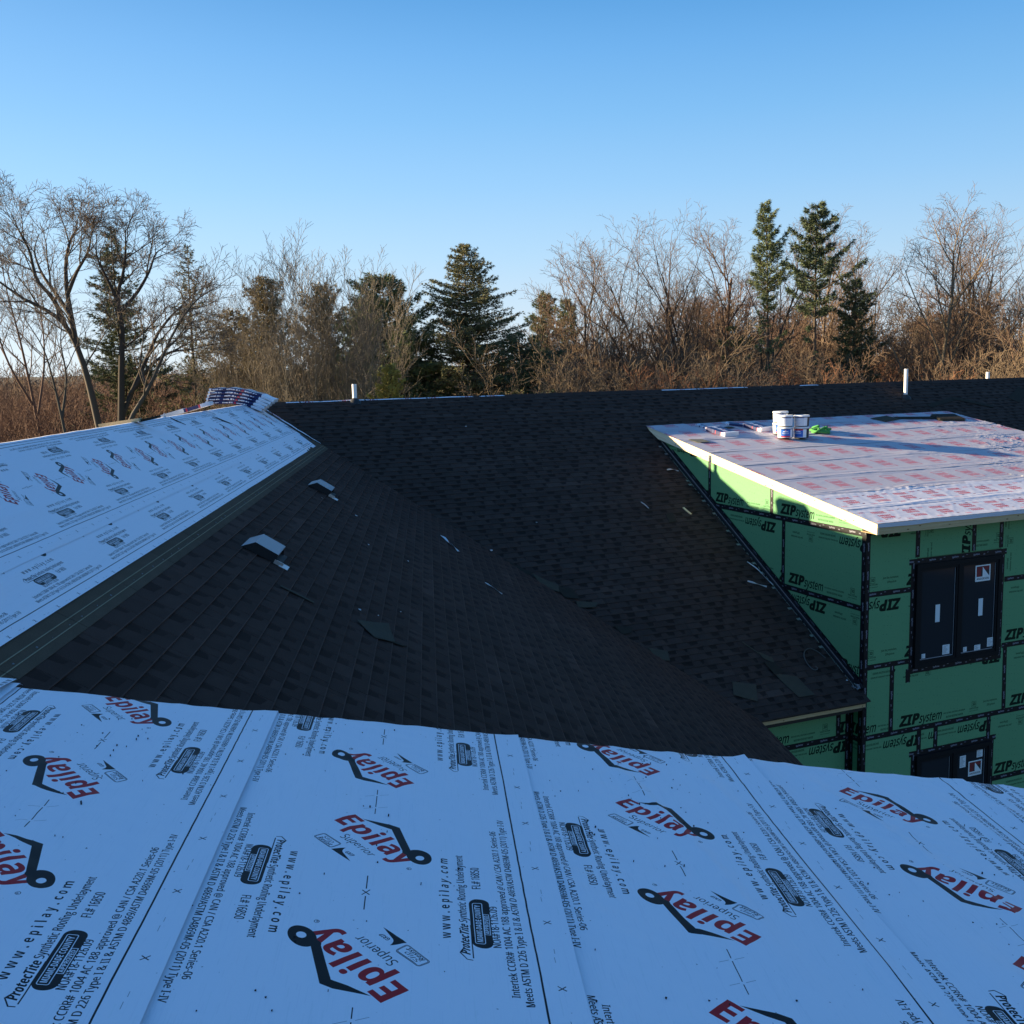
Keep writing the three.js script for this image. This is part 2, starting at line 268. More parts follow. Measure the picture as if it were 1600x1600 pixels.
// ------------------------------------------------------------------ materials
const phys = (o) => new THREE.MeshPhysicalMaterial(Object.assign({ roughness: 0.85, side: THREE.DoubleSide, specularIntensity: .2 }, o));
const M = {
  roll: phys({ map: texRoll, roughness: 0.5, specularIntensity: .35 }),
  rollBack: std({ color: lin(.62, .62, .62), roughness: .7 }),
  greyA: phys({ map: texGrey(true), roughness: 0.62 }), greyB: phys({ map: texGrey(false), roughness: 0.62 }),
  zip: phys({ map: texZip, roughness: 0.7 }), tape: phys({ map: texTape, roughness: 0.5, specularIntensity: .5 }),
  shingle: phys({ map: texGran, vertexColors: true, roughness: 0.95, specularIntensity: .16 }),
  deck: std({ color: lin(.05, .045, .04), roughness: .95 }), sheath: std({ color: lin(.10, .2, .09) }),
  wood: std({ map: texWood(1), roughness: .75 }), woodB: std({ map: texWood(2, 'rgb(196,170,126)'), roughness: .8 }), osb: std({ color: lin(.34, .24, .13), roughness: .9 }),
  blackMetal: std({ color: lin(.007, .007, .008), roughness: .7 }), voidBlack: std({ color: lin(.006, .006, .006), roughness: 1 }),
  paleMetal: std({ color: lin(.62, .62, .62), roughness: .34, metalness: .85 }), flash: std({ color: lin(.02, .02, .024), roughness: .3, metalness: .3 }),
  pvc: std({ color: lin(.82, .81, .78), roughness: .4 }), rubber: std({ color: lin(.015, .015, .015), roughness: .6 }),
  frame: phys({ color: lin(.009, .010, .012), roughness: .6, specularIntensity: .3 }), pane: new THREE.MeshPhysicalMaterial({ color: lin(.026, .028, .034), roughness: .06, specularIntensity: .55, side: THREE.DoubleSide }), spacer: std({ color: lin(.28, .3, .33), roughness: .5 }),
  paper: std({ color: lin(.52, .52, .52), roughness: .8 }), film: std({ color: lin(.56, .57, .58), roughness: .35 }), chip: std({ color: lin(.72, .56, .32), roughness: .8 }),
  wire: std({ color: lin(.08, .08, .075), roughness: .5 }),
};

// ------------------------------------------------------------------ the frames of the building (metres, from the survey of the photograph)
const D1 = V(-.08056618, 0, -.99674926), N1 = V(.99674926, 0, -.08056618), D2 = V(.92560484, 0, -.37849132), N2 = V(.37849132, 0, .92560484);
const TAN = .59, RUN1 = 8.56, RUN2 = 8.6, J = V(-5.226, H - .48, -20.969);
const S1 = N1.clone().addScaledVector(Y, -TAN), S2 = N2.clone().addScaledVector(Y, -TAN);
const SL = Math.hypot(1, TAN), BW = RUN1 * SL, MW = RUN2 * SL;       // slope lengths, ridge to eave
const wing = new Pl(J, D1, S1), main = new Pl(J, D2, S2);
const flat = (p) => V(p.x, 0, p.z);
// valley in each plane's own coordinates: a = k * w
const vdir = (() => { const n1 = wing.N, n2 = main.N, v = new THREE.Vector3().crossVectors(n1, n2).normalize(); return v.y > 0 ? v.negate() : v; })();
const kW = vdir.dot(wing.A) / vdir.dot(wing.W), kM = vdir.dot(main.A) / vdir.dot(main.W);
const D3 = V(-.0815784, -.00249281, -.99666381), S3 = V(.98382019, -.16024236, -.08012634);
const porch = new Pl(V(0, H - 1.6462, 0), D3, S3);                   // the low roof one stands on: a = ahead, w = to the right and down
const bump = new Pl(J.clone().addScaledVector(N2, 1.34).setY(H - 1.258), D2, N2.clone().addScaledVector(Y, -.1755)); // roof of the bump-out
const wallF = new Pl(J.clone().addScaledVector(N2, 8.39).setY(H), D2, V(0, -1, 0)), wallL = new Pl(J.clone().addScaledVector(D2, 8.53).setY(H), N2, V(0, -1, 0)), wallR = new Pl(J.clone().addScaledVector(N2, 8.08).setY(H), D2, V(0, -1, 0));
const EAVE = .48 + RUN2 * TAN;                                       // eave below the eye

const house = base('building', V(J.x, 0, J.z), 'large building under construction with black shingled roofs, printed underlayment and green sheathed walls', 'building');

// ------------------------------------------------------------------ decks: the two shingled slopes, their backs, gable ends and walls
{
  const RE = 24, NB = -31;                                           // ends of the ridges
  const v1 = kW * BW, v2 = kM * MW;
  const back2 = new Pl(J, D2.clone().negate(), N2.clone().negate().addScaledVector(Y, -TAN)), back1 = new Pl(J, D1.clone().negate(), N1.clone().negate().addScaledVector(Y, -TAN));
  const slab = (pl, poly, mat, name, label) => new MB().prism(pl, poly, -.26, -.012, null, null, true).build(name, mat, house, label);
  M.slopeW = slab(wing, [[0, 0], [v1, BW - .02], [NB, BW - .02], [NB, 0]], M.deck, 'roof_slope', 'shingled slope of the near wing, facing right');
  M.slopeM = slab(main, [[0, 0], [RE, 0], [RE, 1.75], [kM * 1.75, 1.75]], M.deck, 'roof_slope', 'shingled slope of the far wing, facing the viewer');
  slab(main, [[kM * 1.752, 1.752], [8.46, 1.752], [8.46, MW - .02], [v2, MW - .02]], M.deck, 'roof_slope'); slab(main, [[17.36, 1.752], [RE, 1.752], [RE, MW - .02], [17.36, MW - .02]], M.deck, 'roof_slope');
  slab(back2, [[0, 0], [v2 * 1, MW], [-RE, MW], [-RE, 0]].map(([a, w]) => [a, w]), M.deck, 'roof_slope');
  slab(back1, [[0, 0], [v1 * 1, BW], [-NB, BW], [-NB, 0]], M.deck, 'roof_slope');
  // walls down to the ground, 20 cm thick, under the eaves
  const wallOf = (pl, a0, a1, top, name = 'wall') => new MB().box(pl, a0, a1, top, H, -.2, -.014, (a, w) => [a / 2.44, (H - w) / 1.22], null).build(name, M.sheath, house);
  const mw1 = new Pl(J.clone().addScaledVector(N1, 8.04).setY(H), D1, V(0, -1, 0)), inner = kM * MW + .25;
  M.wallRecess = wallOf(wallR, inner - .6, 8.55, EAVE - .1); wallOf(wallR, 17.25, RE - .3, EAVE - .1);
  M.wallWing = wallOf(mw1, NB + .3, kW * BW + .4, EAVE - .1);
  M.wallFront = wallOf(wallF, 8.53 + .014, 17.25, 2.62);
  { const mb = new MB(); for (const p of [[[1.0, 1.2], [8.376, 2.49], [8.376, EAVE + .1], [1.0, EAVE + .1]], [[7.86, EAVE + .1], [8.376, EAVE + .1], [8.376, H], [7.86, H]]]) mb.prism(wallL, p, -.2, -.014, (a, w) => [a / 2.44, (H - w) / 1.22], null, true);
    M.wallLeft = mb.build('wall', M.sheath, house);
    const far = new Pl(J.clone().addScaledVector(D2, 17.25).setY(H), N2, V(0, -1, 0)); const m2 = new MB(); m2.prism(far, [[1.0, 1.2], [8.2, 2.46], [8.2, H], [1.0, H]], -.2, 0, null, null, true); m2.build('wall', M.sheath, house); }
  const b1 = new Pl(J.clone().addScaledVector(N1, -8.04).setY(H), D1.clone().negate(), V(0, -1, 0)), b2 = new Pl(J.clone().addScaledVector(N2, -8.08).setY(H), D2.clone().negate(), V(0, -1, 0));
  wallOf(b1, kW * BW + .2, -NB - .3, EAVE - .1); wallOf(b2, -RE + .3, kM * MW - .2, EAVE - .1);
  const gable = (P0, side2, out) => { const pl = new Pl(P0.clone().setY(H), side2, V(0, -1, 0)); new MB().prism(pl, [[0, .75], [8.05, EAVE - .1], [8.05, H], [-8.05, H], [-8.05, EAVE - .1]], -.2, 0, null, null, true).build('wall', M.sheath, house); };
  gable(J.clone().addScaledVector(D2, RE - .4), N2.clone().negate(), 1); gable(J.clone().addScaledVector(D1, NB + .4), N1, 1);
  // eave boards
  const fas = (pl, a0, a1, w0, w1, h0, h1, mat, label) => new MB().box(pl, a0, a1, w0, w1, h0, h1, (a, w) => [a / 1.6, w / .25], null).build('fascia', mat, house, label);
  const fp = new Pl(J.clone().addScaledVector(N2, RUN2 - .06).setY(H), D2, V(0, -1, 0));
  fas(fp, kM * MW, 8.46, EAVE - .02, EAVE + .12, -.04, 0, M.woodB, 'bare wooden eave board below the shingles'); fas(fp, 17.5, RE, EAVE - .02, EAVE + .12, -.04, 0, M.woodB);
  const fp1 = new Pl(J.clone().addScaledVector(N1, RUN1 - .06).setY(H), D1, V(0, -1, 0)); fas(fp1, NB, kW * BW, EAVE - .02, EAVE + .12, -.04, 0, M.woodB);
  const soff = (pl, poly) => new MB().prism(pl, poly, -.02, 0, null, null, true).build('soffit', M.osb, house);
  const ground2 = new Pl(J.clone().setY(H - EAVE - .04), D2, N2), ground1 = new Pl(J.clone().setY(H - EAVE - .045), D1, N1);
  soff(ground2, [[inner - .5, 8.02], [8.46, 8.02], [8.46, 8.5], [inner - .5, 8.5]]); soff(ground1, [[NB, 7.98], [kW * BW, 7.98], [kW * BW, 8.46], [NB, 8.46]]);
}

// ------------------------------------------------------------------ laminated shingles, laid course by course and cut to the valley and the bump-out wall
const E_ = .1435;
const shTone = (R, k = 1, warm = 0) => { const v = (.035 + R() * .008) * k * (warm > 0 ? 1.15 : 1.22); return [v * (1.40 + warm), v, v * (.84 - warm * .2)]; };
function shingleCourses(pl, wEnd, n, aOf, clipper, seed, warm) {
  const R = rng(seed), list = [];
  for (let i = 0; i < n; i++) {
    const wb = wEnd - i * E_, wt = wb - E_ - .004, [amin, amax] = aOf(wb, wt);
    for (let a = amin - R() * 1.0; a < amax; a += 1.0) {
      const rect = [[a + .002, wt], [a + .998, wt], [a + .998, wb], [a + .002, wb]], pieces = clipper(rect);
      if (!pieces.length) { R(); continue; }
      const tone = .9 + R() * .2 + (R() < .04 ? .25 : 0), parts = [];
      for (const p of pieces) parts.push([p, 0, shTone(R, tone, warm)]);
      for (let t = a + R() * .12; t < a + 1;) { // raised tabs; in the gaps between them the dark dyed band of the lower layer
        const l = .10 + R() * .20, g = .07 + R() * .13, c = shTone(R, tone * (.97 + R() * .1), warm), t1 = Math.min(a + .996, t + l), t2 = Math.min(a + .996, t + l + g);
        if (t1 - t > .02) for (const p of clipper([[t + .012, wt], [t1 - .012, wt], [t1, wb], [t, wb]])) parts.push([p, 1, c]);
        if (t2 - t1 > .03) for (const p of clipper([[t1 - .004, wt], [t2 + .004, wt], [t2 - .018, wt + E_ * (.5 + R() * .25)], [t1 + .018, wt + E_ * (.5 + R() * .25)]])) parts.push([p, 2, shTone(R, tone * (warm > 0 ? .64 : .5), warm)]);
        t += l + g;
      }
      if (warm > 0) for (const p of clipper([[a + .004, wb - .008], [a + .996, wb - .008], [a + .996, wb], [a + .004, wb]])) parts.push([p, 3, shTone(R, tone * 1.5, warm)]); // lighter strip painted along the butt, for its edge catching sky light
      let cx = 0, cw = 0; for (const q of pieces[0]) { cx += q[0]; cw += q[1]; } cx /= pieces[0].length; cw /= pieces[0].length;
      list.push({ parts, wt, d: pl.at(cx, cw).distanceTo(camera.position), lift: R() * .0015 });
    }
  }
  return list;
}
function addShingle(mb, pl, s) { // base layer and raised tabs, thicker at the butt
  for (const [p, l, c] of s.parts) { const f = (a, w) => [.001, .0032, .0016, .0036][l] + (w - s.wt) / E_ * (.008 + s.lift); mb.prism(pl, p, -.004, f, null, c, false, l === 2 ? c : c.map((v) => v * 1.9)); }  // side faces painted lighter, like course edges catching the sky light
}
const inBump = [8.5, 17.33, 1.72, MW + .2];            // where the bump-out breaks through the far slope
{
  const PB = -16.75;                                                 // the low roof covers the near wing from here on
  const wingClip = (r) => { let p = clip(r, 1, -kW, -.015); p = clip(p, -1, 0, 17.6); return p.length > 2 ? [p] : []; };
  const nW = Math.floor((BW - 1.715) / E_);
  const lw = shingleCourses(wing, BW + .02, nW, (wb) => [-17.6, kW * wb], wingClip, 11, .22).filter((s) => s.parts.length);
  const mainClip = (r) => { let p = clip(r, -1, kM, .05); if (p.length < 3) return []; return cut(p, inBump[0], inBump[1], inBump[2], 99).filter((q) => q.length > 2); };
  const lm = shingleCourses(main, MW + .02, Math.floor(MW / E_), (wb, wt) => [kM * wt - .1, wt > 8 ? 9 : 23.9], mainClip, 12, -.02);
  lw.sort((p, q) => p.d - q.d);
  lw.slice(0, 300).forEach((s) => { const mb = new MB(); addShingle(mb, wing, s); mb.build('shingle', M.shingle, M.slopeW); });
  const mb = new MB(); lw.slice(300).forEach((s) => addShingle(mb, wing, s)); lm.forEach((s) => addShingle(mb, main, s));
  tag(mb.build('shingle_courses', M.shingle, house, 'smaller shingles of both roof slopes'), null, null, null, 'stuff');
  // top course of the wing, still without the next one over it: plain nailing strips with two sealant lines
  const R = rng(21); let w0 = BW + .02 - nW * E_;
  for (let a = -17.5; a < kW * 1.7; a += 1.0) {
    const poly = clip([[a + .003, 1.44], [a + .997, 1.44], [a + .997, w0 + .005], [a + .003, w0 + .005]], 1, -kW, -.02); if (poly.length < 3) continue;
    const t = 1.5 + R() * .3, c = [.074 * t, .055 * t, .038 * t], m = new MB().prism(wing, poly, -.004, (x, w) => .002 + (w - 1.44) * .012, null, c).build('nailing_strip', M.shingle, M.slopeW);
    const ln = new MB(); for (const ww of [1.662, 1.716]) ln.prism(wing, clip([[a + .004, ww], [a + .996, ww], [a + .996, ww + .006], [a + .004, ww + .006]], 1, -kW, -.02), .002, .0075, null, [.34, .30, .20]);
    for (let k = 0; k < 4; k++) { const x = a + .1 + k * .26 + R() * .1; if (x < kW * 1.7 - .05) ln.box(wing, x, x + .012, 1.69 + R() * .02, 1.706, .002, .0095, null, [.22, .25, .26]); }
    if (ln.p.length) ln.build('sealant_line', M.shingle, M.slopeW);
  }
  { // mitred strip running up the valley beside the sheets
    const mbv = new MB(); const p = [[kW * 1.74, 1.74], [kW * .9 + .02, .9], [kW * .9 - .16, .9], [kW * 1.60 - .16, 1.60], [kW * 1.74 - .25, 1.74]];
    mbv.prism(wing, [p[0], p[1], p[2], p[3]], -.004, .006, null, [.10, .076, .05]); mbv.build('nailing_strip', M.shingle, M.slopeW); }
}
// ------------------------------------------------------------------ printed underlayment on the near low roof: rolls lapped like shingles, cut off in a ragged line at the far edge
const fbm = (x, y, s = 0) => noise.noise(x, y, s) + .5 * noise.noise(x * 2.1, y * 2.1, s + 7) + .25 * noise.noise(x * 4.3, y * 4.3, s + 13);
const rollUV = (sc, tx) => (t, s) => [(t - tx) / 1.39, 1 - ((s - sc) + .63) / 1.26];
{
  M.porchDeck = new MB().prism(porch, [[-5.2, -2.3], [4.52, -2.3], [4.52, 5.5], [-5.2, 5.5]], -.2, -.012, null, null, true).build('low_roof', M.osb, house, 'low-sloped roof in the foreground under printed underlayment');
  const R = rng(31), SC = [-2.594, -1.371, -.249, .868, 1.99, 3.11, 4.23, 5.35], TX = [3.2, 4.041, 3.005, 3.415, 3.788, 3.1, 3.6, 2.9];
  SC.forEach((sc, i) => {
    const first = i === 0, s0 = first ? -2.16 : sc - .56, s1 = Math.min(5.62, (first ? -1.9 + .0 : sc + .627));
    const edge = (s) => 4.585 + .035 * (s + 2) / 4 + .004 * Math.sin(s * 3.1 + i) + .010 * fbm(s * 2.3, i * 3.1) + (first ? .03 : 0) + .02 * Math.max(0, noise.noise(s * 9, i, 3));
    const keep = (a, w, fa, fw) => { const e = edge(w), t = -2 + (e + 2) * Math.min(1, fa * 1.0); return [t, w]; };
    const h = (t, s, fa, fw) => {
      const v = .004 + i * 0, lap = Math.max(0, (s - (s1 - .16)) / .16);           // the lower lap lies over the next sheet
      const base_ = .003 + .0055 * (lap > 0 ? Math.min(1, lap * 2.2) : 0);
      const diag = .0026 * Math.sin((t * 1.0 + s * .55) * 58 + 5 * fbm(t * .8, s * .8, 1)) * Math.max(0, fbm(t * .9 + 4, s * 1.1, 2) + .35);
      const soft = .006 * fbm(t * .55, s * 1.9, 5), ridge = (t > 4.25 ? .45 : 1) * .012 * Math.pow(Math.max(0, 1 - Math.abs(noise.noise(t * .35, s * 2.6 + t * .5, 9)) * 5), 2) * (s > .8 ? 1.25 : .6);
      const lift = lap > .55 ? .009 * (lap - .55) / .45 * (1 + 1.2 * fbm(t * .8, i * 5)) : 0;
      const tip = t > edge(s) - .03 ? -.028 * Math.min(1, (t - edge(s) + .03) / .03) * (.8 + .2 * Math.abs(noise.noise(s * 2.7, i, 1))) : 0;
      return v + base_ + diag + soft + ridge + lift + tip + .004;
    };
    const na = 190, g = sheet(porch, -2, 4.6, s0, s1, (6.6) / na, h, rollUV(sc, TX[i]), keep, .03);
    put(g, 'underlayment_sheet', M.roll, M.porchDeck);
  });
  // its far end: rake board and the sheathed wall below, set in from the edge
  const rp = new Pl(porch.at(4.5, 0), N1, S3.clone().cross(D3)); void rp;
  new MB().box(porch, 4.46, 4.5, -2.2, 5.5, -.19, -.013, null).build('fascia', M.woodB, house);
  new MB().box(porch, -5.2, 4.5, 5.46, 5.5, -.2, -.013, null).build('fascia', M.woodB, house);
}
{ // grit and granules trodden onto the sheets
  const R = rng(88), mb = new MB(); for (let i = 0; i < 700; i++) { const s = -1.9 + Math.pow(R(), 1.3) * 4.8, t = 4.5 - Math.pow(R(), 1.5) * 2.6, k = .0012 + R() * .0026, a = R() * 6; if (fbm(s * 1.2, t * 1.2, 3) < -.15) continue; mb.prism(porch, [[t + k * Math.cos(a), s + k * Math.sin(a)], [t + k * Math.cos(a + 2.1), s + k * Math.sin(a + 2.1)], [t + k * Math.cos(a + 4.2), s + k * Math.sin(a + 4.2)]], 0, .013 + R() * .005); }
  tag(mb.build('grit', std({ color: lin(.03, .03, .035), roughness: 1 })), 'dark grit scattered over the printed sheets in the foreground', 'grit', null, 'stuff');
}
// a small pale flap standing up where the low roof starts, left
{
  const g = sheet(porch, 4.40, 4.62, -2.25, -1.93, .02, (t, s) => .03 + .012 * Math.sin(t * 9) + .02 * (s + 2.25), rollUV(-2.2, 3.3)); put(g, 'underlayment_flap', M.roll, M.porchDeck);
}
// ------------------------------------------------------------------ printed underlayment along the ridge of the near wing: two rolls, the lower one half hidden
{
  const edgeW = (b) => 1.565 + .012 * noise.noise(b * .9, 1, 1), R = rng(5);
  const mk = (w0, w1, sc, tx, i, rightOf, a0 = -17.4) => {
    const keep = (a, w, fa) => [a0 + (rightOf(w) - a0) * fa, w];
    const h = (a, w, fa, fw) => { const lap = i === 1 ? Math.max(0, (w - 1.02) / .15) : 0; const over = w < .05 ? -0.0 : 0;
      return .004 + (i === 1 ? .0055 * Math.min(1, lap * 2) : .002) + .004 * fbm(a * .5, w * 2.2, 1) + .0016 * Math.sin((a * .42 + w) * 46 + 6 * fbm(a * .5, w, 3)) * Math.max(0, fbm(a * .35, w * .8, 6) + .2) + .007 * Math.pow(Math.max(0, 1 - Math.abs(noise.noise(a * .22, w * 1.9, 5)) * 4.5), 2) + over; };
    return put(sheet(wing, a0, 0, w0, w1, .05, h, rollUV(sc, tx), keep, .03), 'underlayment_sheet', M.roll, M.slopeW);
  };
  mk(1.125, 1.585, 1.0, -12.2, 0, (w) => kW * w - .62 - .5 * Math.max(0, w - 1.2));
  mk(.012, 1.19, .565, -13.21 - .266, 1, (w) => kW * w - .32 - .10 * Math.sin(w * 5) - .45 * w * .5);
  // torn strip of the same sheet left along the valley, with the dark gap between
  put(sheet(wing, 0, 1, .05, 1.6, .06, (a, w) => .006 + .012 * Math.abs(Math.sin(w * 9)) * .5, (a, w) => [a / 1.39, 1 - (w + .1) / 1.26], (a, w, fa) => { const c = kW * w + .02, wd = .05 + .17 * Math.sin(Math.min(1, w / 1.6) * Math.PI); return [c - wd + wd * fa * .96 + .02 * noise.noise(w * 6, fa, 2), w]; }, .04), 'underlayment_strip', M.roll, M.slopeW);
  // folded over the ridge: sunlit lip, and a few slits where it has split
  put(sheet(wing, -17.4, -.3, -.25, .03, .09, (a, w) => w > 0 ? .008 : .010 - (-w) * (-w > .03 ? 1.02 : .5) + .012 * Math.max(0, noise.noise(a * 1.7, 3, 1)), (a, w) => [a / 1.39, 1 - (w + .1) / 1.26], null, .02), 'underlayment_lip', M.roll, M.slopeW);
  for (const [a0, w0, a1, w1, t] of [[-7.2, .02, -7.1, .23, .05], [-4.95, .2, -4.72, .44, .085]]) new MB().prism(wing, [[a0, w0], [a0 + t, (w0 + w1) / 2 - .02], [a1, w1], [a0 - t * .2, (w0 + w1) / 2]], .010, .016, null).build('sheet_slit', M.voidBlack, M.slopeW);
}
{ // the ridge of the far slope: the sheet of the other side laps over in pale lengths that catch the sun
  const R = rng(41);
  for (let a = .6; a < 23.5;) { const l = 2.2 + R() * 3.2; if (R() < .7) put(sheet(main, a, a + l, -.16, .05, .12, (x, w) => (w > 0 ? .012 : .009 - (-w) * .95) + .012 * Math.max(0, noise.noise(x * 1.3, 5, a)), (x, w) => [x / 1.39, .5 + w], null, .03), 'ridge_sheet', M.roll, M.slopeM); a += l + R() * .15; }
  for (let a = .3; a < 23.6; a += .33) { new MB().prism(main, [[a, -.005], [a + .325, -.005], [a + .325, .15], [a, .15]], .001, (x, w) => .0135 - w * .02, null, shTone(R, 1)).build('shingle', M.shingle, M.slopeM); }
}
// ------------------------------------------------------------------ roof of the bump-out: grey sheets with red print, bare wooden edge boards
{
  const A0 = 8.44, A1 = 17.40, W1 = 7.50;
  M.bumpDeck = new MB().prism(bump, [[A0 + .04, 0], [A1 - .04, 0], [A1 - .04, W1 - .05], [A0 + .04, W1 - .05]], -.155, -.012, null, null, true).build('bump_out_roof', M.osb, house, 'low-sloped roof of the bump-out under grey red-printed sheets');
  const rows = [[-.15, .62], [.48, 1.56], [1.42, 2.62], [2.48, 3.70], [3.56, 4.78], [4.64, 5.86], [5.74, 6.74], [6.66, W1]], mid = [.0, .95, 1.96, 3.08, 4.16, 5.26, 6.26, 7.12];
  rows.forEach(([w0, w1], i) => {
    const front = i > 5, per = front ? 1.27 : 1.28, off = [9.0, 9.0, 8.926, 8.835, 9.007, 8.906, 8.917, 8.921][i] - .32;
    const fold = (a, w, fa, fw) => [a, w];
    const h = (a, w, fa, fw) => {
      const lap = Math.max(0, (w - (w1 - .14)) / .14), right = Math.max(0, (a - 12.2) / 5), edge = fw > .5 && i < 7 ? Math.exp(-Math.pow((w - (w1 - .12)) / .16, 2)) : 0, top = Math.exp(-Math.pow((w - w0 - .16) / .14, 2));
      const long_ = .012 * (edge + .6 * top) * Math.pow(Math.max(0, 1 - Math.abs(noise.noise(a * .55, w * 9, i)) * 3), 1.5);
      const d1 = noise.noise((a * .75 + w * .9) * 2.4, (a * .5 - w * 1.0) * 7.5, 3), crumple = (i > 2 && i < 6 ? 1 : .45) * right * .034 * Math.pow(Math.max(0, 1 - Math.abs(d1) * 4.2), 1.6) * Math.max(0, .35 + fbm(a * .8, w * .9, 2));
      const small = .0012 * noise.noise(a * 9, w * 13, 1) + .0035 * fbm(a * .7, w * 1.4, 8) + (front ? .0022 * Math.pow(Math.max(0, 1 - Math.abs(noise.noise((a + w * .4) * 5, w * 1.2, i)) * 4), 2) : 0);
      const knot = .012 * Math.exp(-(Math.pow((a - 10.4) / .9, 2) + Math.pow((w - 5.85) / .16, 2))) * Math.max(0, noise.noise(a * 8, w * 14, 2)) * 2;
      return .005 + .004 * Math.min(1, lap * 2) + long_ + crumple + small + knot + (front ? .001 : 0);
    };
    put(sheet(bump, A0 - .004, A1 + .004, w0, w1, .045, h, (a, w) => [(a - off) / per, 1 - ((w - mid[i]) / 1.05 + .5)], null, .03), 'underlayment_sheet', front ? M.greyA : M.greyB, M.bumpDeck);
  });
  // turned down over the front edge, ragged
  const fr = new Pl(bump.at(0, W1 + .002, .006), D2, V(0, -1, 0));
  put(sheet(fr, A0, A1 + .004, 0, .066, .05, (a, w) => .003 + .006 * Math.abs(noise.noise(a * 2.2, w * 20, 4)) + w * .06, (a, w) => [(a - 8.6) / 1.27, -.02 - w / 1.05], (a, w, fa, fw) => [a, w * (1 + .3 * noise.noise(a * 1.6, 2, 2))], .011), 'underlayment_edge', M.greyA, M.bumpDeck);
  // edge boards
  const sl = .1755, depth = .17, rake = new Pl(J.clone().addScaledVector(D2, A0).setY(H), N2, V(0, -1, 0)), yTop = (r) => 1.258 + (r - 1.34) * sl + .004;
  const rEnd = 1.34 + W1 * .985; const poly = [[1.37, yTop(1.37)], [rEnd, yTop(rEnd)], [rEnd, yTop(rEnd) + depth], [1.86, yTop(1.86) + depth], [1.5, yTop(1.5) + .075]];
  new MB().prism(rake, poly, -.04, 0, (a, w) => [a / 2.2, (w - a * sl) / .25], null, true).build('fascia', M.wood, house, 'bare wooden rake board on the sunny left edge of the bump-out roof');
  const rake2 = new Pl(J.clone().addScaledVector(D2, A1).setY(H), N2, V(0, -1, 0)); new MB().prism(rake2, poly, 0, .04, (a, w) => [a / 2.2, (w - a * sl) / .25], null, true).build('fascia', M.wood, house);
  const ff = new Pl(J.clone().addScaledVector(N2, rEnd - .003).setY(H), D2, V(0, -1, 0));
  for (const [a0, a1] of [[A0 + .042, 12.1], [12.104, 15.4], [15.404, A1]]) new MB().box(ff, a0, a1, yTop(rEnd) + .012, yTop(rEnd) + depth, -.04, 0, (a, w) => [a / 2.2, w / .25]).build('fascia', M.woodB, house);
  const so = new Pl(J.clone().addScaledVector(N2, 0).setY(H - yTop(rEnd) - depth + .006), D2, N2); new MB().prism(so, [[A0 + .05, 8.3], [A1 - .05, 8.3], [A1 - .05, rEnd - .05], [A0 + .05, rEnd - .05]], -.015, 0, null, null, true).build('soffit', M.osb, house);
}
// ------------------------------------------------------------------ green boards and black tape
const inset = .008;
function panels(wall, pl, list, bound) {
  for (const [a0, a1, w0, w1, off = 0, rot = 0, flip = 0] of list) {
    let ps = [[[a0 + inset, w0 + inset], [a1 - inset, w0 + inset], [a1 - inset, w1 - inset], [a0 + inset, w1 - inset]]];
    if (bound) ps = ps.map((p) => bound(p)).filter((p) => p.length > 2);
    const uv = rot ? (a, w) => [(w1 - w + off) / 2.44, (a1 - a) / 1.22] : flip ? (a, w) => [(a - a0 + off) / 2.44, (w - w0) / 1.22] : (a, w) => [(a - a0 + off) / 2.44, (w1 - w) / 1.22];
    for (const p of ps) new MB().prism(pl, p, -.012, 0, uv).build('wall_panel', M.zip, wall);
  }
}
function tapes(wall, pl, list) { const R = rng(61 + list.length); for (const [a0, w0, a1, w1, wd = .095] of list) { const dx = a1 - a0, dy = w1 - w0, l = Math.hypot(dx, dy), ux = dx / l, uy = dy / l, px = -uy * wd / 2, py = ux * wd / 2, o = R(), hh = .0018 + (Math.abs(uy) > .9 ? .0012 : 0) + R() * .0004; new MB().prism(pl, [[a0 + px, w0 + py], [a1 + px, w1 + py], [a1 - px, w1 - py], [a0 - px, w0 - py]], 0, hh, (a, w) => { const s = (a - a0) * ux + (w - w0) * uy, t = -(a - a0) * uy + (w - w0) * ux; return [s + o, t / wd + .5]; }).build('seam_tape', M.tape, wall); } }
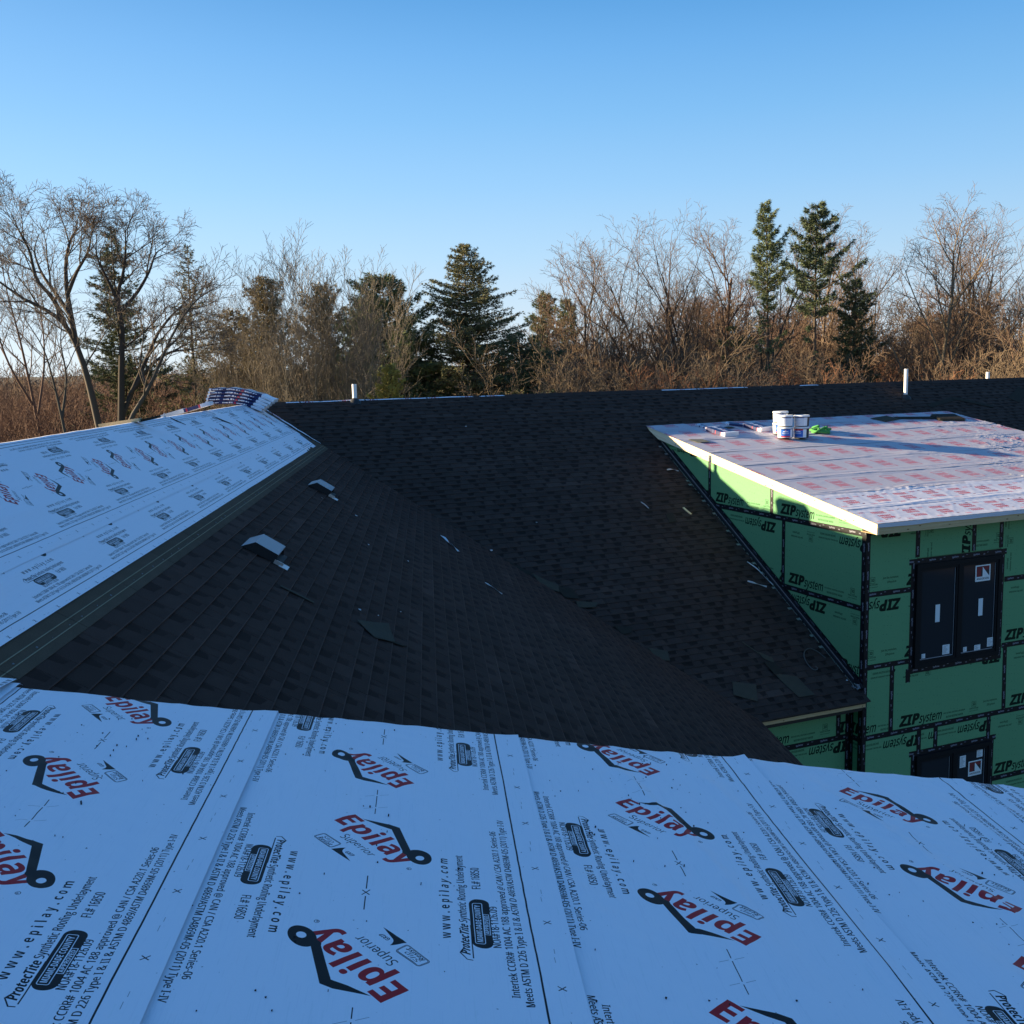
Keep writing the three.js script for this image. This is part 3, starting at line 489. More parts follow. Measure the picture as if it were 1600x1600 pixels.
{
  const roofY = (r) => .48 + r * TAN, rakeB = (r) => 1.258 + (r - 1.34) * .1755 + .16;
  // left side of the bump-out, a triangle between its roof and the far slope
  const tri = (p) => { p = clip(p, .1755, -1, -(1.258 - 1.34 * .1755 + .03)); return clip(p, -TAN, 1, .48 + .03); };
  panels(M.wallLeft, wallL, [[1.4, 3.77, 1.5, 2.775, .3], [3.77, 5.85, 1.5, 2.775, -.16], [5.85, 8.39, 1.5, 2.775, -.2], [3.0, 6.215, 2.775, 4.03, -.6], [6.215, 8.39, 2.775, 4.03, -.1], [5.2, 8.39, 4.03, 5.28, .15]], tri);
  tapes(M.wallLeft, wallL, [[3.9, 2.775, 8.33, 2.775, .1], [5.98, 4.045, 8.33, 4.045, .1], [3.77, 1.86, 3.77, 2.68], [5.85, 2.24, 5.85, 2.74], [6.215, 2.8, 6.215, 4.0], [2.3, roofY(2.3) - .075, 8.3, roofY(8.3) - .075, .1]]);
  // return wall below the eave
  panels(M.wallLeft, wallL, [[8.08, 8.39, EAVE + .16, 6.33, .2], [8.08, 8.39, 6.33, 7.55, .9], [8.08, 8.39, 7.55, 8.8, .4], [8.08, 8.39, 8.8, 10.0, .4], [8.08, 8.39, 10, 12.5, .4]]); tapes(M.wallLeft, wallL, [[8.09, 6.33, 8.34, 6.33], [8.13, EAVE + .13, 8.13, 12.5, .09]]);
  // front of the bump-out
  const T = 2.60; panels(M.wallFront, wallF, [
    [8.53, 9.635, T - .02, 3.805, 1.62], [9.635, 10.905, T, 3.28, .2, 1], [10.905, 11.545, T, 3.28, 1.2], [11.545, 12.76, T - .0, 3.845, -.02, 1], [12.76, 15.2, T, 3.845, .2], [15.2, 17.25, T, 3.845, .2],
    [8.53, 9.56, 3.805, 5.06, 1.62], [11.64, 14.08, 3.845, 5.06, -.03], [14.08, 17.25, 3.845, 5.06, .1],
    [8.53, 9.15, 5.06, 6.30, .72], [9.15, 11.76, 5.06, 6.30, -.13], [11.76, 14.2, 5.06, 6.3, -.1], [14.2, 17.25, 5.06, 6.3, 0],
    [8.53, 9.79, 6.30, 7.55, .95], [9.79, 10.17, 6.30, 7.55, 1.2, 0, 0], [10.17, 11.42, 6.3, 7.55, .9], [11.42, 13.8, 6.3, 7.55, -.12], [13.8, 17.25, 6.3, 7.55, 0],
    [8.53, 11, 7.55, 8.8, 0], [11, 13.4, 7.55, 8.8, 0], [13.4, 17.25, 7.55, 8.8, 0], [8.53, 11, 8.8, 10.02, 0.4], [11, 17.25, 8.8, 10.02, .2], [8.53, 12, 10.02, 12.5, 0], [12, 17.25, 10.02, 12.5, 0]]);
  tapes(M.wallFront, wallF, [[8.6, 3.805, 9.52, 3.805], [8.6, 5.06, 9.52, 5.06], [11.66, 3.845, 17.2, 3.845], [11.66, 5.06, 17.2, 5.06], [8.58, 6.30, 17.2, 6.30, .1], [8.58, 7.55, 17.2, 7.55, .1], [8.58, 8.8, 17.2, 8.8], [9.635, T + .12, 9.635, 3.26], [10.905, T + .12, 10.905, 3.26], [11.545, T + .12, 11.545, 3.26], [12.76, T + .12, 12.76, 3.8],
    [9.15, 5.1, 9.15, 6.26], [11.745, 5.1, 11.77, 6.26], [9.79, 6.34, 9.79, 6.74], [10.17, 6.34, 10.17, 6.74], [11.42, 6.34, 11.42, 6.76], [9.5, 5.2, 9.5, 5.44, .1]]);
  // corner, wrapped round both faces
  tapes(M.wallFront, wallF, [[8.575, T, 8.572, 12.5, .085]]); tapes(M.wallLeft, wallL, [[8.34, 2.62, 8.342, 12.5, .1]]);
  // recessed wall under the eave of the far slope
  panels(M.wallRecess, wallR, [[4.7, 8.29, EAVE + .06, 6.34, .9], [8.29, 8.53, EAVE + .06, 6.34, .2], [4.7, 7.16, 6.34, 7.55, .6], [7.16, 8.53, 6.34, 7.55, .9], [4.7, 8.53, 7.55, 8.8, 0], [4.7, 8.53, 8.8, 10.02, .3], [4.7, 8.53, 10.02, 12.5, .3]]);
  tapes(M.wallRecess, wallR, [[5.0, 6.34, 8.46, 6.34, .1], [8.29, EAVE + .1, 8.29, 6.3], [7.16, 6.38, 7.16, 7.5], [5.0, 7.55, 8.46, 7.55], [8.485, EAVE + .05, 8.485, 12.5, .085]]);
}
// ------------------------------------------------------------------ the two windows of the bump-out
const texMark = canvasTex(256, 256, (x) => { x.fillStyle = 'rgb(226,232,234)'; x.fillRect(0, 0, 256, 256); x.fillStyle = 'rgb(34,36,42)'; x.fillRect(18, 18, 220, 164); x.fillStyle = 'rgb(120,30,38)'; x.fillRect(22, 22, 212, 60); x.fillRect(22, 60, 76, 118); x.fillStyle = 'rgb(226,232,234)'; x.beginPath(); x.moveTo(122, 30); x.lineTo(238, 182); x.lineTo(122, 182); x.closePath(); x.fill(); x.fillStyle = 'rgb(24,28,34)'; fitText(x, 'ANDERSEN', 22, 232, 212, 34, 'sans-serif', 'bold'); });
const texSlip = canvasTex(128, 128, (x) => { const R = rng(2); x.fillStyle = 'rgb(222,228,230)'; x.fillRect(0, 0, 128, 128); x.fillStyle = 'rgb(120,130,140)'; for (let i = 0; i < 9; i++) x.fillRect(12, 14 + i * 12, 30 + R() * 70, 4); });
M.mark = std({ map: texMark, roughness: .6 }); M.slip = std({ map: texSlip, roughness: .7 }); M.bar = std({ color: lin(.68, .76, .80), roughness: .6 });
function windowAt(a0, a1, w0, w1, label, stickers) {
  const g = new THREE.Group(); g.name = 'window'; g.position.copy(wallF.at((a0 + a1) / 2, w1, 0)).sub(house.position); g.userData.label = label; house.add(g);
  const B = (name, mat, x0, x1, y0, y1, h0, h1, uv) => new MB().box(wallF, x0, x1, y0, y1, h0, h1, uv).build(name, mat, g);
  const am = (a0 + a1) / 2, f = .075;
  B('frame', M.frame, a0, a1, w0, w0 + f, -.01, .05); B('frame', M.frame, a0, a1, w1 - f, w1, -.01, .05); B('frame', M.frame, a0, a0 + f, w0 + f, w1 - f, -.01, .05); B('frame', M.frame, a1 - f, a1, w0 + f, w1 - f, -.01, .05); B('mullion', M.frame, am - .035, am + .035, w0 + f, w1 - f, -.01, .047);
  for (const [x0, x1] of [[a0 + f, am - .035], [am + .035, a1 - f]]) { const s = .05;
    for (const [p0, p1, q0, q1] of [[x0, x1, w0 + f, w0 + f + s], [x0, x1, w1 - f - s, w1 - f], [x0, x0 + s, w0 + f + s, w1 - f - s], [x1 - s, x1, w0 + f + s, w1 - f - s]]) B('sash', M.frame, p0 + .002, p1 - .002, q0 + .001, q1 - .001, -.005, .036);
    B('pane', M.pane, x0 + s, x1 - s, w0 + f + s, w1 - f - s, .002, .012);
    B('spacer', M.spacer, x0 + s + .005, x1 - s - .005, w1 - f - s - .014, w1 - f - s - .002, .0125, .016); B('spacer', M.spacer, x1 - s - .012, x1 - s - .002, w0 + f + s + .005, w1 - f - s - .02, .0125, .015); }
  for (const [p0, p1, q0, q1, m] of stickers) { const uv = (a, w) => [(a - p0) / (p1 - p0), 1 - (w - q0) / (q1 - q0)]; B('sticker', m, p0, p1, q0, q1, .013, .0165, uv); }
  tapes(g, wallF, [[a0 - .14, w0 - .045, a1 + .14, w0 - .045, .1], [a0 - .045, w0 - .02, a0 - .045, w1 + .1, .1], [a1 + .045, w0 - .02, a1 + .045, w1 + .08, .1], [a0 - .1, w1 + .045, a1 + .1, w1 + .045, .1]]);
  return g;
}
windowAt(9.60, 11.55, 3.38, 5.20, 'upper black double window with stickers on its panes', [[10.95, 11.3, 3.53, 3.82, M.mark], [10.06, 10.16, 4.13, 4.44, M.bar], [11.05, 11.15, 4.13, 4.44, M.bar], [10.25, 10.41, 4.87, 5.04, M.slip], [11.29, 11.45, 4.87, 5.03, M.slip], [10.99, 11.13, 4.965, 5.06, M.slip], [10.73, 10.81, 4.97, 5.055, M.slip], [9.78, 9.86, 4.97, 5.05, M.slip]]);
windowAt(9.72, 11.47, 6.80, 8.62, 'lower black double window, cut off by the low roof', [[10.96, 11.28, 7.12, 7.4, M.mark], [10.75, 10.89, 6.98, 7.2, M.slip], [11.15, 11.29, 6.93, 7.07, M.slip]]);

// ------------------------------------------------------------------ flashing up the side of the bump-out, two roof vents, three vent pipes
{
  const mb = new MB(), R = rng(71), b = new MB();
  for (let w = 2.35; w < 9.72; w += E_) { const l = .05 + R() * .09; mb.box(main, 8.405, 8.412, w, w + l, .008, .019); if (R() < .35) mb.box(main, 8.33 + R() * .03, 8.40, w, w + .05, .008, .0125); }
  mb.build('step_flashing', M.paleMetal, house);
  b.box(main, 8.42, 8.512, 2.1, 9.7, .009, .014); b.prism(main, [[8.505, 2.1], [8.518, 2.1], [8.518, 9.76], [8.505, 9.76]], .01, .075, null, null, true); b.build('flashing_strip', M.flash, house);
  const c = new MB(); c.prism(main, [[8.500, 2.2], [8.504, 2.2], [8.504, 9.5], [8.500, 9.5]], .012, .03, null, null, true); c.build('flashing_edge', M.paleMetal, house);
  const d = new MB(); for (let i = 0; i < 12; i++) { const x = 8.34 + R() * .15, y = 9.58 + R() * .13; d.prism(main, [[x, y], [x + .02 + R() * .03, y + R() * .02], [x + R() * .02, y + .03 + R() * .03]], .012 + R() * .01, .022 + R() * .02, null, null, true); }; d.build('crumpled_flashing', M.paleMetal, house);
}
function roofVent(b0, b1, w0, label) {
  const g = new THREE.Group(); g.name = 'roof_vent'; g.position.copy(wing.at((b0 + b1) / 2, w0 + .2)).sub(house.position); g.userData.label = label; house.add(g);
  const prof = [[0, 0], [.10, .095], [.325, .086], [.36, .0]], P = (b, i, dw = 0, dh = 0) => wing.at(b, w0 + prof[i][0] + dw, .012 + prof[i][1] + dh);
  const top = new MB(); for (let i = 0; i < 2; i++) top.quad(P(b1, i), P(b0, i), P(b0, i + 1, i ? .012 : 0), P(b1, i + 1, i ? .012 : 0)); top.quad(P(b1, 2, .012), P(b0, 2, .012), P(b0, 2, .014, -.016), P(b1, 2, .014, -.016)); top.build('hood', M.hood, g);
  for (const b of [b0, b1]) { const s = new MB(); s.tri(P(b, 0), P(b, 1), P(b, 2)); s.tri(P(b, 0), P(b, 2), P(b, 3)); s.build('side', M.blackMetal, g); }
  new MB().quad(P(b0, 2, -.02, -.012), P(b1, 2, -.02, -.012), P(b1, 3, -.03), P(b0, 3, -.03)).build('opening', M.voidBlack, g);
  new MB().box(wing, b0 - .02, b1 + .02, w0 + .30, w0 + .40, .006, .0125).build('base_flange', M.blackMetal, g);
  new MB().box(wing, b0 - .03, b0 + .13, w0 + .385, w0 + .475, .013, .017).build('sticker', M.film, g);
  new MB().box(wing, b0 - .012, b0 - .004, w0 + .33, w0 + .42, .013, .05).build('bent_edge', M.paleMetal, g);
}
M.hood = std({ color: lin(.22, .24, .27), roughness: .4 });
roofVent(-12.0, -11.52, 2.045, 'nearer black slant-back roof vent'); roofVent(-6.75, -6.25, 2.05, 'farther black slant-back roof vent');
function pipe(pl, a, w, hgt, label) {
  const p = pl.at(a, w), g = new THREE.Group(); g.name = 'vent_pipe'; g.position.copy(p).sub(house.position); g.userData.label = label; house.add(g);
  const prof = [[.050, -.1], [.050, hgt - .004], [.047, hgt], [.042, hgt], [.042, hgt - .25]].map(([r, y]) => new THREE.Vector2(r, y)); const m = shade(new THREE.Mesh(new THREE.LatheGeometry(prof, 20), M.pvc)); m.name = 'tube'; g.add(m);
  const c = shade(new THREE.Mesh(new THREE.LatheGeometry([[.15, -.06], [.13, .0], [.062, .06], [.054, .075], [.05, .075]].map(([r, y]) => new THREE.Vector2(r, y)), 20), M.rubber)); c.name = 'collar'; g.add(c);
}
pipe(main, 16.63, .77, .74, 'tall white vent pipe on the far slope behind the bump-out'); pipe(main, 2.06, .06, .37, 'short white vent pipe at the left end of the far ridge');
{ const back2 = new Pl(J, D2.clone().negate(), N2.clone().negate().addScaledVector(Y, -TAN)); pipe(back2, -20.55, .35, .37, 'white vent pipe peeking over the far ridge at the right'); }
// ------------------------------------------------------------------ loose things on the roofs
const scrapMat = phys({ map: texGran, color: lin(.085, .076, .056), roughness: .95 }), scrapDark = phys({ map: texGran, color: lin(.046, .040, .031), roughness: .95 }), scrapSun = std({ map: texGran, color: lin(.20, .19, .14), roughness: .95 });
// a scrap of shingle or paper: a polygon in a plane's coordinates, a little curled, with thickness
function scrap(name, pl, poly, h, mat, label, cat, o = {}) {
  const mb = new MB(); let ca = 0, cw = 0; for (const p of poly) { ca += p[0] / poly.length; cw += p[1] / poly.length; }
  const curl = o.curl ?? .01, f = (a, w) => h + curl * Math.pow(Math.hypot(a - ca, w - cw) * (o.cs ?? 6), 2) * .3 + (o.tilt ?? 0) * (a - ca);
  // subdivide towards the centre so that the curl shows
  for (let i = 0; i < poly.length; i++) { const p = poly[i], q = poly[(i + 1) % poly.length], m = [(p[0] + q[0]) / 2, (p[1] + q[1]) / 2]; for (const [x, y] of [[p, m], [m, q]]) mb.prism(pl, [[ca, cw], x, y], (a, w) => f(a, w), (a, w) => f(a, w) + (o.t ?? .004), null, null, true); }
  return tag(mb.build(name, mat), label, cat, o.group);
}
const strip = (p, q, wd) => { const dx = q[0] - p[0], dy = q[1] - p[1], l = Math.hypot(dx, dy), x = -dy / l * wd / 2, y = dx / l * wd / 2; return [[p[0] + x, p[1] + y], [q[0] + x, q[1] + y], [q[0] - x, q[1] - y], [p[0] - x, p[1] - y]]; };
scrap('shingle_cutoff', wing, strip([-12.66, 2.55], [-12.65, 2.87], .045), .016, scrapMat, 'narrow pale greenish strip of shingle lying below the nearer roof vent', 'shingle scrap', { curl: 0 });
scrap('shingle_cutoff', wing, [[-12.54, 3.27], [-12.76, 3.47], [-12.60, 3.66], [-12.22, 3.56]], .02, scrapMat, 'pale diamond-shaped shingle cut-off on the near wing, alone below its middle', 'shingle scrap', { curl: .012, tilt: .06 });
scrap('shingle_cutoff', wing, [[-12.74, 3.46], [-12.58, 3.66], [-12.50, 3.78], [-12.58, 3.74]], .015, scrapDark, 'thin dark shingle sliver tucked under the pale diamond-shaped cut-off', 'shingle scrap', { curl: .0 });
const bits = [[wing, -12.1, 3.277, .03, 'small crumpled white scrap just above the diamond-shaped shingle cut-off'], [wing, -7.178, 2.863, .05, 'small white paper slip between the two roof vents, right of them'], [wing, -7.2, 2.33, .035, 'tiny white shred left of the farther roof vent sticker'], [wing, -8.785, 3.158, .02, 'tiny white speck in the upper middle of the near wing'], [wing, -8.505, 3.712, .02, 'tiny white speck in the middle of the near wing, left of the twisted strip'], [wing, -11.964, 3.463, .016, 'tiny white speck right above the diamond-shaped shingle cut-off'], [wing, -11.369, 3.684, .016, 'tiny white speck right of the diamond-shaped shingle cut-off'], [main, 4.516, 4.62, .03, 'tiny white chip in the middle of the far slope'], [main, 3.36, 5.30, .045, 'small white chip beside the valley, above the torn flaps'], [main, 4.2, 1.227, .025, 'tiny pale chip high on the far slope'], [main, 8.36, 9.5, .03, 'small pale chip near the lower right corner of the far slope'], [bump, 13.5, 5.55, .05, 'white crumb on the sheet of the bump-out, left one of a pair'], [bump, 13.62, 5.72, .045, 'white crumb on the sheet of the bump-out, right one of a pair'], [bump, 15.6, 1.55, .05, 'small black crumb near the back of the bump-out roof'], [bump, 16.95, 1.9, .07, 'small black shred at the right edge of the bump-out roof']];
{ const R = rng(19); for (const [pl, a, w, s, label] of bits) { const k = () => s * .7 * (.6 + R() * .8); scrap('debris_chip', pl, [[a - k(), w - k() * .4], [a + k() * .4, w - k() * .7], [a + k(), w + k() * .3], [a - k() * .2, w + k() * .6]], .014, /black/.test(label) ? M.rubber : M.paper, label, 'scrap', { curl: .05, cs: 12, t: .003, tilt: (R() - .5) * .5 }); } }
// twisted strips and a wire: tubes flattened or round along a path
function ribbon(name, pl, pts, wd, mat, label, cat, o = {}) {
  const c = new THREE.CatmullRomCurve3(pts.map(([a, w, h]) => pl.at(a, w, h))), n = o.n ?? 24, pos = [], idx = [];
  for (let i = 0; i <= n; i++) { const p = c.getPoint(i / n), t = c.getTangent(i / n), s = new THREE.Vector3().crossVectors(pl.N, t).normalize().applyAxisAngle(t, (o.twist ?? 0) * Math.sin(i / n * 7)); const k = wd / 2 * (o.taper ? (.5 + Math.abs(i / n - .5)) : 1); for (const e of [-1, 1]) for (const th of [.0015, -.0015]) { const q = p.clone().addScaledVector(s, e * k).addScaledVector(pl.N, th); pos.push(q.x, q.y, q.z); } }
  for (let i = 0; i < n; i++) { const a = i * 4, b = a + 4; for (const [p, q] of [[0, 2], [2, 3], [3, 1], [1, 0]]) idx.push(a + p, a + q, b + p, b + p, a + q, b + q); }
  const g = new THREE.BufferGeometry(); g.setAttribute('position', new THREE.Float32BufferAttribute(pos, 3)); g.setAttribute('uv', new THREE.Float32BufferAttribute(pos.map(() => 0).slice(0, pos.length / 3 * 2), 2)); g.setIndex(idx); g.computeVertexNormals(); return tag(put(g, name, mat), label, cat);
}
function wire(name, pl, pts, r, mat, label, cat) { return tag(put(new THREE.TubeGeometry(new THREE.CatmullRomCurve3(pts.map(([a, w, h]) => pl.at(a, w, h))), 40, r, 6), name, mat), label, cat); }
ribbon('film_strip', wing, [[-4.8, 4.25, .02], [-4.95, 4.31, .03], [-5.15, 4.39, .02], [-5.3, 4.46, .03], [-5.52, 4.55, .02]], .035, M.film, 'twisted white film strip lying near the valley on the near wing', 'strip', { twist: .6 });
ribbon('film_strip', wing, [[-7.08, 4.93, .02], [-7.1, 5.0, .018], [-7.2, 5.08, .025], [-7.26, 5.2, .015]], .02, M.film, 'thin pale curved strip on the near wing below the twisted film', 'strip', { twist: .4 });
ribbon('film_strip', main, [[7.95, 6.86, .02], [8.03, 6.93, .03], [8.12, 6.98, .02], [8.25, 7.07, .02]], .032, M.film, 'wavy white film strip beside the flashing of the bump-out', 'strip', { twist: .5 });
ribbon('film_strip', main, [[8.25, 6.35, .03], [8.33, 6.6, .04], [8.36, 6.8, .03], [8.40, 7.05, .03]], .02, M.film, 'crumpled white film caught along the flashing of the bump-out', 'strip', { twist: .4 });
ribbon('film_strip', main, [[6.96, 4.26, .015], [7.0, 4.36, .02], [7.03, 4.48, .014]], .018, M.film, 'thin pale straight strip in the middle of the far slope', 'strip');
ribbon('film_strip', main, [[8.1, 3.24, .015], [8.2, 3.25, .03], [8.34, 3.32, .02]], .03, M.film, 'small pale curl on the far slope under the upper end of the flashing', 'strip', { twist: .5 });
scrap('wood_chip', main, strip([7.79, 4.56], [7.85, 4.79], .045), .016, M.chip, 'yellow splinter of wood on the far slope left of the bump-out', 'wood chip', { curl: .03, t: .01 });
scrap('shingle_cutoff', main, [[7.30, 4.70], [7.48, 4.68], [7.43, 4.96], [7.24, 4.98]], .014, scrapDark, 'square dark shingle scrap below the yellow wood splinter', 'shingle scrap', { curl: .004 });
scrap('shingle_cutoff', main, [[6.26, 9.14], [6.64, 9.28], [6.46, 9.63], [6.12, 9.41]], .02, scrapMat, 'large square shingle scrap near the lower left end of the far eave', 'shingle scrap', { curl: .006 });
scrap('shingle_cutoff', main, [[7.10, 9.10], [7.47, 9.26], [7.54, 9.70], [7.24, 9.68]], .018, scrapMat, 'bent shingle scrap at the far eave, the lowest of the trail', 'shingle scrap', { curl: .012, tilt: .05 });
scrap('shingle_cutoff', main, [[7.06, 8.84], [7.28, 8.88], [7.32, 9.12], [7.10, 9.16]], .024, scrapDark, 'dark crooked shingle scrap in the middle of the trail above the far eave', 'shingle scrap', { curl: .012, tilt: -.06 });
scrap('shingle_cutoff', main, [[7.10, 8.58], [7.29, 8.76], [7.26, 8.90], [7.12, 8.76]], .018, scrapMat, 'ribbed shingle scrap, the highest wide piece of the trail above the far eave', 'shingle scrap', { curl: .01 });
scrap('shingle_cutoff', main, strip([6.95, 8.32], [7.13, 8.68], .03), .016, scrapMat, 'thin sliver of shingle at the top end of the trail above the far eave', 'shingle scrap', { curl: 0 });
wire('packing_strap', main, [[8.29, 8.96, .015], [8.22, 8.80, .03], [8.10, 8.72, .05], [7.97, 8.76, .05], [7.88, 8.88, .04], [7.86, 9.02, .02], [7.90, 9.17, .015], [7.97, 9.17, .03], [7.97, 9.10, .02]], .009, M.wire, 'bent loop of grey strap on the far slope near its lower right corner', 'strap');
[[[3.50, 5.60], [3.86, 6.06], [3.72, 6.10], [3.42, 5.72], 'slim torn shingle flap in the valley, the highest one'], [[3.86, 6.06], [4.22, 6.42], [4.16, 6.62], [3.92, 6.36], 'torn shingle flap in the valley, second from the top'], [[4.16, 6.42], [4.44, 6.56], [4.47, 6.84], [4.22, 6.74], 'wide lifted shingle flap in the valley where the tear is broadest'], [[4.38, 6.86], [4.76, 6.98], [4.66, 7.08], [4.36, 7.02], 'pointed shingle flap sticking out of the valley onto the far slope'], [[4.80, 7.56], [5.12, 7.66], [5.02, 7.78], [4.86, 7.78], 'small upturned shingle flap in the lower valley'], [[5.16, 8.16], [5.46, 8.30], [5.40, 8.52], [5.22, 8.46], 'lowest curled shingle flap in the valley, near the eave']].forEach(([a, b, c, d, label], i) => scrap('shingle_flap', main, [a, b, c, d], .03, i % 2 ? scrapMat : scrapDark, label, 'shingle flap', { curl: .02, tilt: .05 }));
scrap('shingle_strip', main, strip([17.02, 1.26], [18.16, .95], .15), .014, scrapDark, 'long loose shingle strip high on the far slope, left arm of a chevron', 'shingle scrap', { curl: 0 });
scrap('shingle_strip', main, strip([18.1, .92], [19.12, 1.42], .15), .02, scrapDark, 'long loose shingle strip high on the far slope, right arm of a chevron', 'shingle scrap', { curl: 0 });
scrap('shingle_strip', main, strip([20.1, 1.16], [21.0, .62], .3), .014, scrapDark, 'loose shingle high on the far slope at the right border', 'shingle scrap', { curl: 0 });
scrap('shingle_cutoff', bump, [[8.63, 1.47], [8.94, 1.53], [9.0, 1.79], [8.67, 1.78]], .022, scrapSun, 'square shingle scrap lying near the sunny left edge of the bump-out roof', 'shingle scrap', { curl: .004 });
scrap('shingle_cutoff', bump, [[9.9, .62], [10.3, .5], [10.42, .62], [10.0, .74]], .022, scrapMat, 'small dark shingle scrap between the two opened shingle packs', 'shingle scrap', { curl: .0 });
scrap('shingle_cutoff', bump, [[14.5, .40], [15.18, .21], [15.25, .62], [14.62, .82]], .022, scrapMat, 'flat dark shingle on the bump-out roof, left of the black stack at its back', 'shingle scrap', { curl: .0 });
scrap('shingle_strip', bump, [[15.25, .36], [16.35, .55], [16.3, .80], [15.22, .60]], .024, scrapDark, 'long dark shingle strip on the bump-out roof, leading to the black stack', 'shingle scrap', { curl: .0 });
{ // three dark shingles stacked askew at the back of the bump-out roof
  const P = [[16.2, .95], [16.42, .42], [17.1, .5], [16.9, 1.1]]; ['bottom', 'middle', 'top'].forEach((n, i) => { const r = (i - 1) * .05; scrap('shingle', bump, P.map(([a, w]) => [a + r, w - r * .8]), .02 + i * .011, i === 1 ? scrapMat : scrapDark, `dark shingle, ${n} one of the askew stack at the back of the bump-out roof`, 'shingle', { curl: 0, t: .008 }); }); }

// ------------------------------------------------------------------ pails of fastening supplies, two high
const texLabel = (kind) => canvasTex(1024, 256, (x, W, Hh) => { // wrapped once round: black tub, white wrap, printed panel
  const R = rng(kind + 3); x.fillStyle = 'rgb(30,30,34)'; x.fillRect(0, 0, W, Hh); x.fillStyle = 'rgb(232,234,238)'; x.fillRect(0, 0, W * .72, Hh);
  const panel = (px, w) => { if (kind === 0) { x.fillStyle = 'rgb(220,224,230)'; x.fillRect(px, 20, w, 216); x.fillStyle = 'rgb(170,190,220)'; for (let i = 0; i < 7; i++) x.fillRect(px + 24, 50 + i * 22, 60 + R() * (w - 120), 7); x.fillStyle = 'rgb(40,90,180)'; x.fillRect(px, 20, w, 14); } else { x.fillStyle = 'rgb(24,98,190)'; x.fillRect(px, 14, w, 228); x.fillStyle = 'rgb(210,50,60)'; x.fillRect(px, kind === 1 ? 208 : 14, w, 38); x.fillStyle = 'rgb(230,236,245)'; x.fillRect(px + w * .25, 70, w * .5, 24); x.fillRect(px + w * .15, 118, w * .7, 9); x.fillRect(px + w * .2, 140, w * .6, 9); x.fillStyle = 'rgb(240,170,170)'; x.beginPath(); x.arc(px + w / 2, 52, 15, 0, 7); x.fill(); } };
  panel(W * .10, W * .2); panel(W * .42, W * .22);
});
M.lab = [0, 1, 2].map((k) => std({ map: texLabel(k), roughness: .5 })); M.lid = std({ color: lin(.72, .72, .73), roughness: .45 }); M.tub = std({ color: lin(.02, .02, .022), roughness: .5 });
function makePail(kind) {
  const g = base('pail', V(0, 0, 0)), r = .165, h = .25, L = (pts, mat, name) => { const m = shade(new THREE.Mesh(new THREE.LatheGeometry(pts.map(([x, y]) => new THREE.Vector2(x, y)), 40), mat)); m.name = name; g.add(m); return m; };
  L([[0, .004], [r - .022, .004], [r - .012, .012], [r - .004, h - .03], [r - .004, h - .02]], M.tub, 'tub'); L([[r - .009, .02], [r - .001, h - .035]], M.lab[kind], 'label_wrap');
  L([[r + .003, h - .036], [r + .007, h - .03], [r + .006, h - .004], [r - .006, h + .004], [r - .022, h - .006], [0, h - .004]], M.lid, 'lid'); L([[r - .001, h - .05], [r + .004, h - .047], [r + .004, h - .038]], M.tub, 'rim');
  return g;
}
{
  const cols = [[10.87, 1.86, 'front left'], [11.26, 1.92, 'front right'], [11.04, 1.46, 'rear']]; const protos = [makePail(0), makePail(1), makePail(2)]; let used0 = [false, false, false];
  cols.forEach(([a, w, where], i) => [0, 1].forEach((top) => {
    const kind = top ? 0 : (i === 1 ? 2 : 1), p = bump.at(a, w, .008); let g = protos[kind]; if (used0[kind]) { g = protos[kind].clone(); g.name = numbered('pail'); scene.add(g); } used0[kind] = true;
    g.position.copy(p).add(V(0, top * .253 + .02, 0)); g.rotation.set(0, [2.75, 2.2, 2.6][i] + top * .12, 0);
    tag(g, top ? `white-labelled round pail, upper one of the ${where} pair on the bump-out roof` : `blue-labelled round pail, lower one of the ${where} pair on the bump-out roof`, 'pail', 'round pails stacked two high on the bump-out roof');
  }));
}
// ------------------------------------------------------------------ green sling heaped beside the pails
{ const R = rng(90), pts = []; for (let i = 0; i < 46; i++) { const t = i / 45 * Math.PI * 7, r = .04 + .19 * R(); pts.push([12.2 + Math.cos(t) * r * 1.35 + (R() - .5) * .05, 1.42 + Math.sin(t) * r * 1.1, .022 + .15 * R() * (1 - r * 3)]); }
  const mGreen = std({ color: lin(.07, .30, .06), roughness: .8 }); const c = put(new THREE.TubeGeometry(new THREE.CatmullRomCurve3(pts.map(([a, w, h]) => bump.at(a, w, h))), 420, .026, 7), 'lifting_sling', mGreen); tag(c, 'heap of bright green sling rope beside the round pails', 'rope'); }
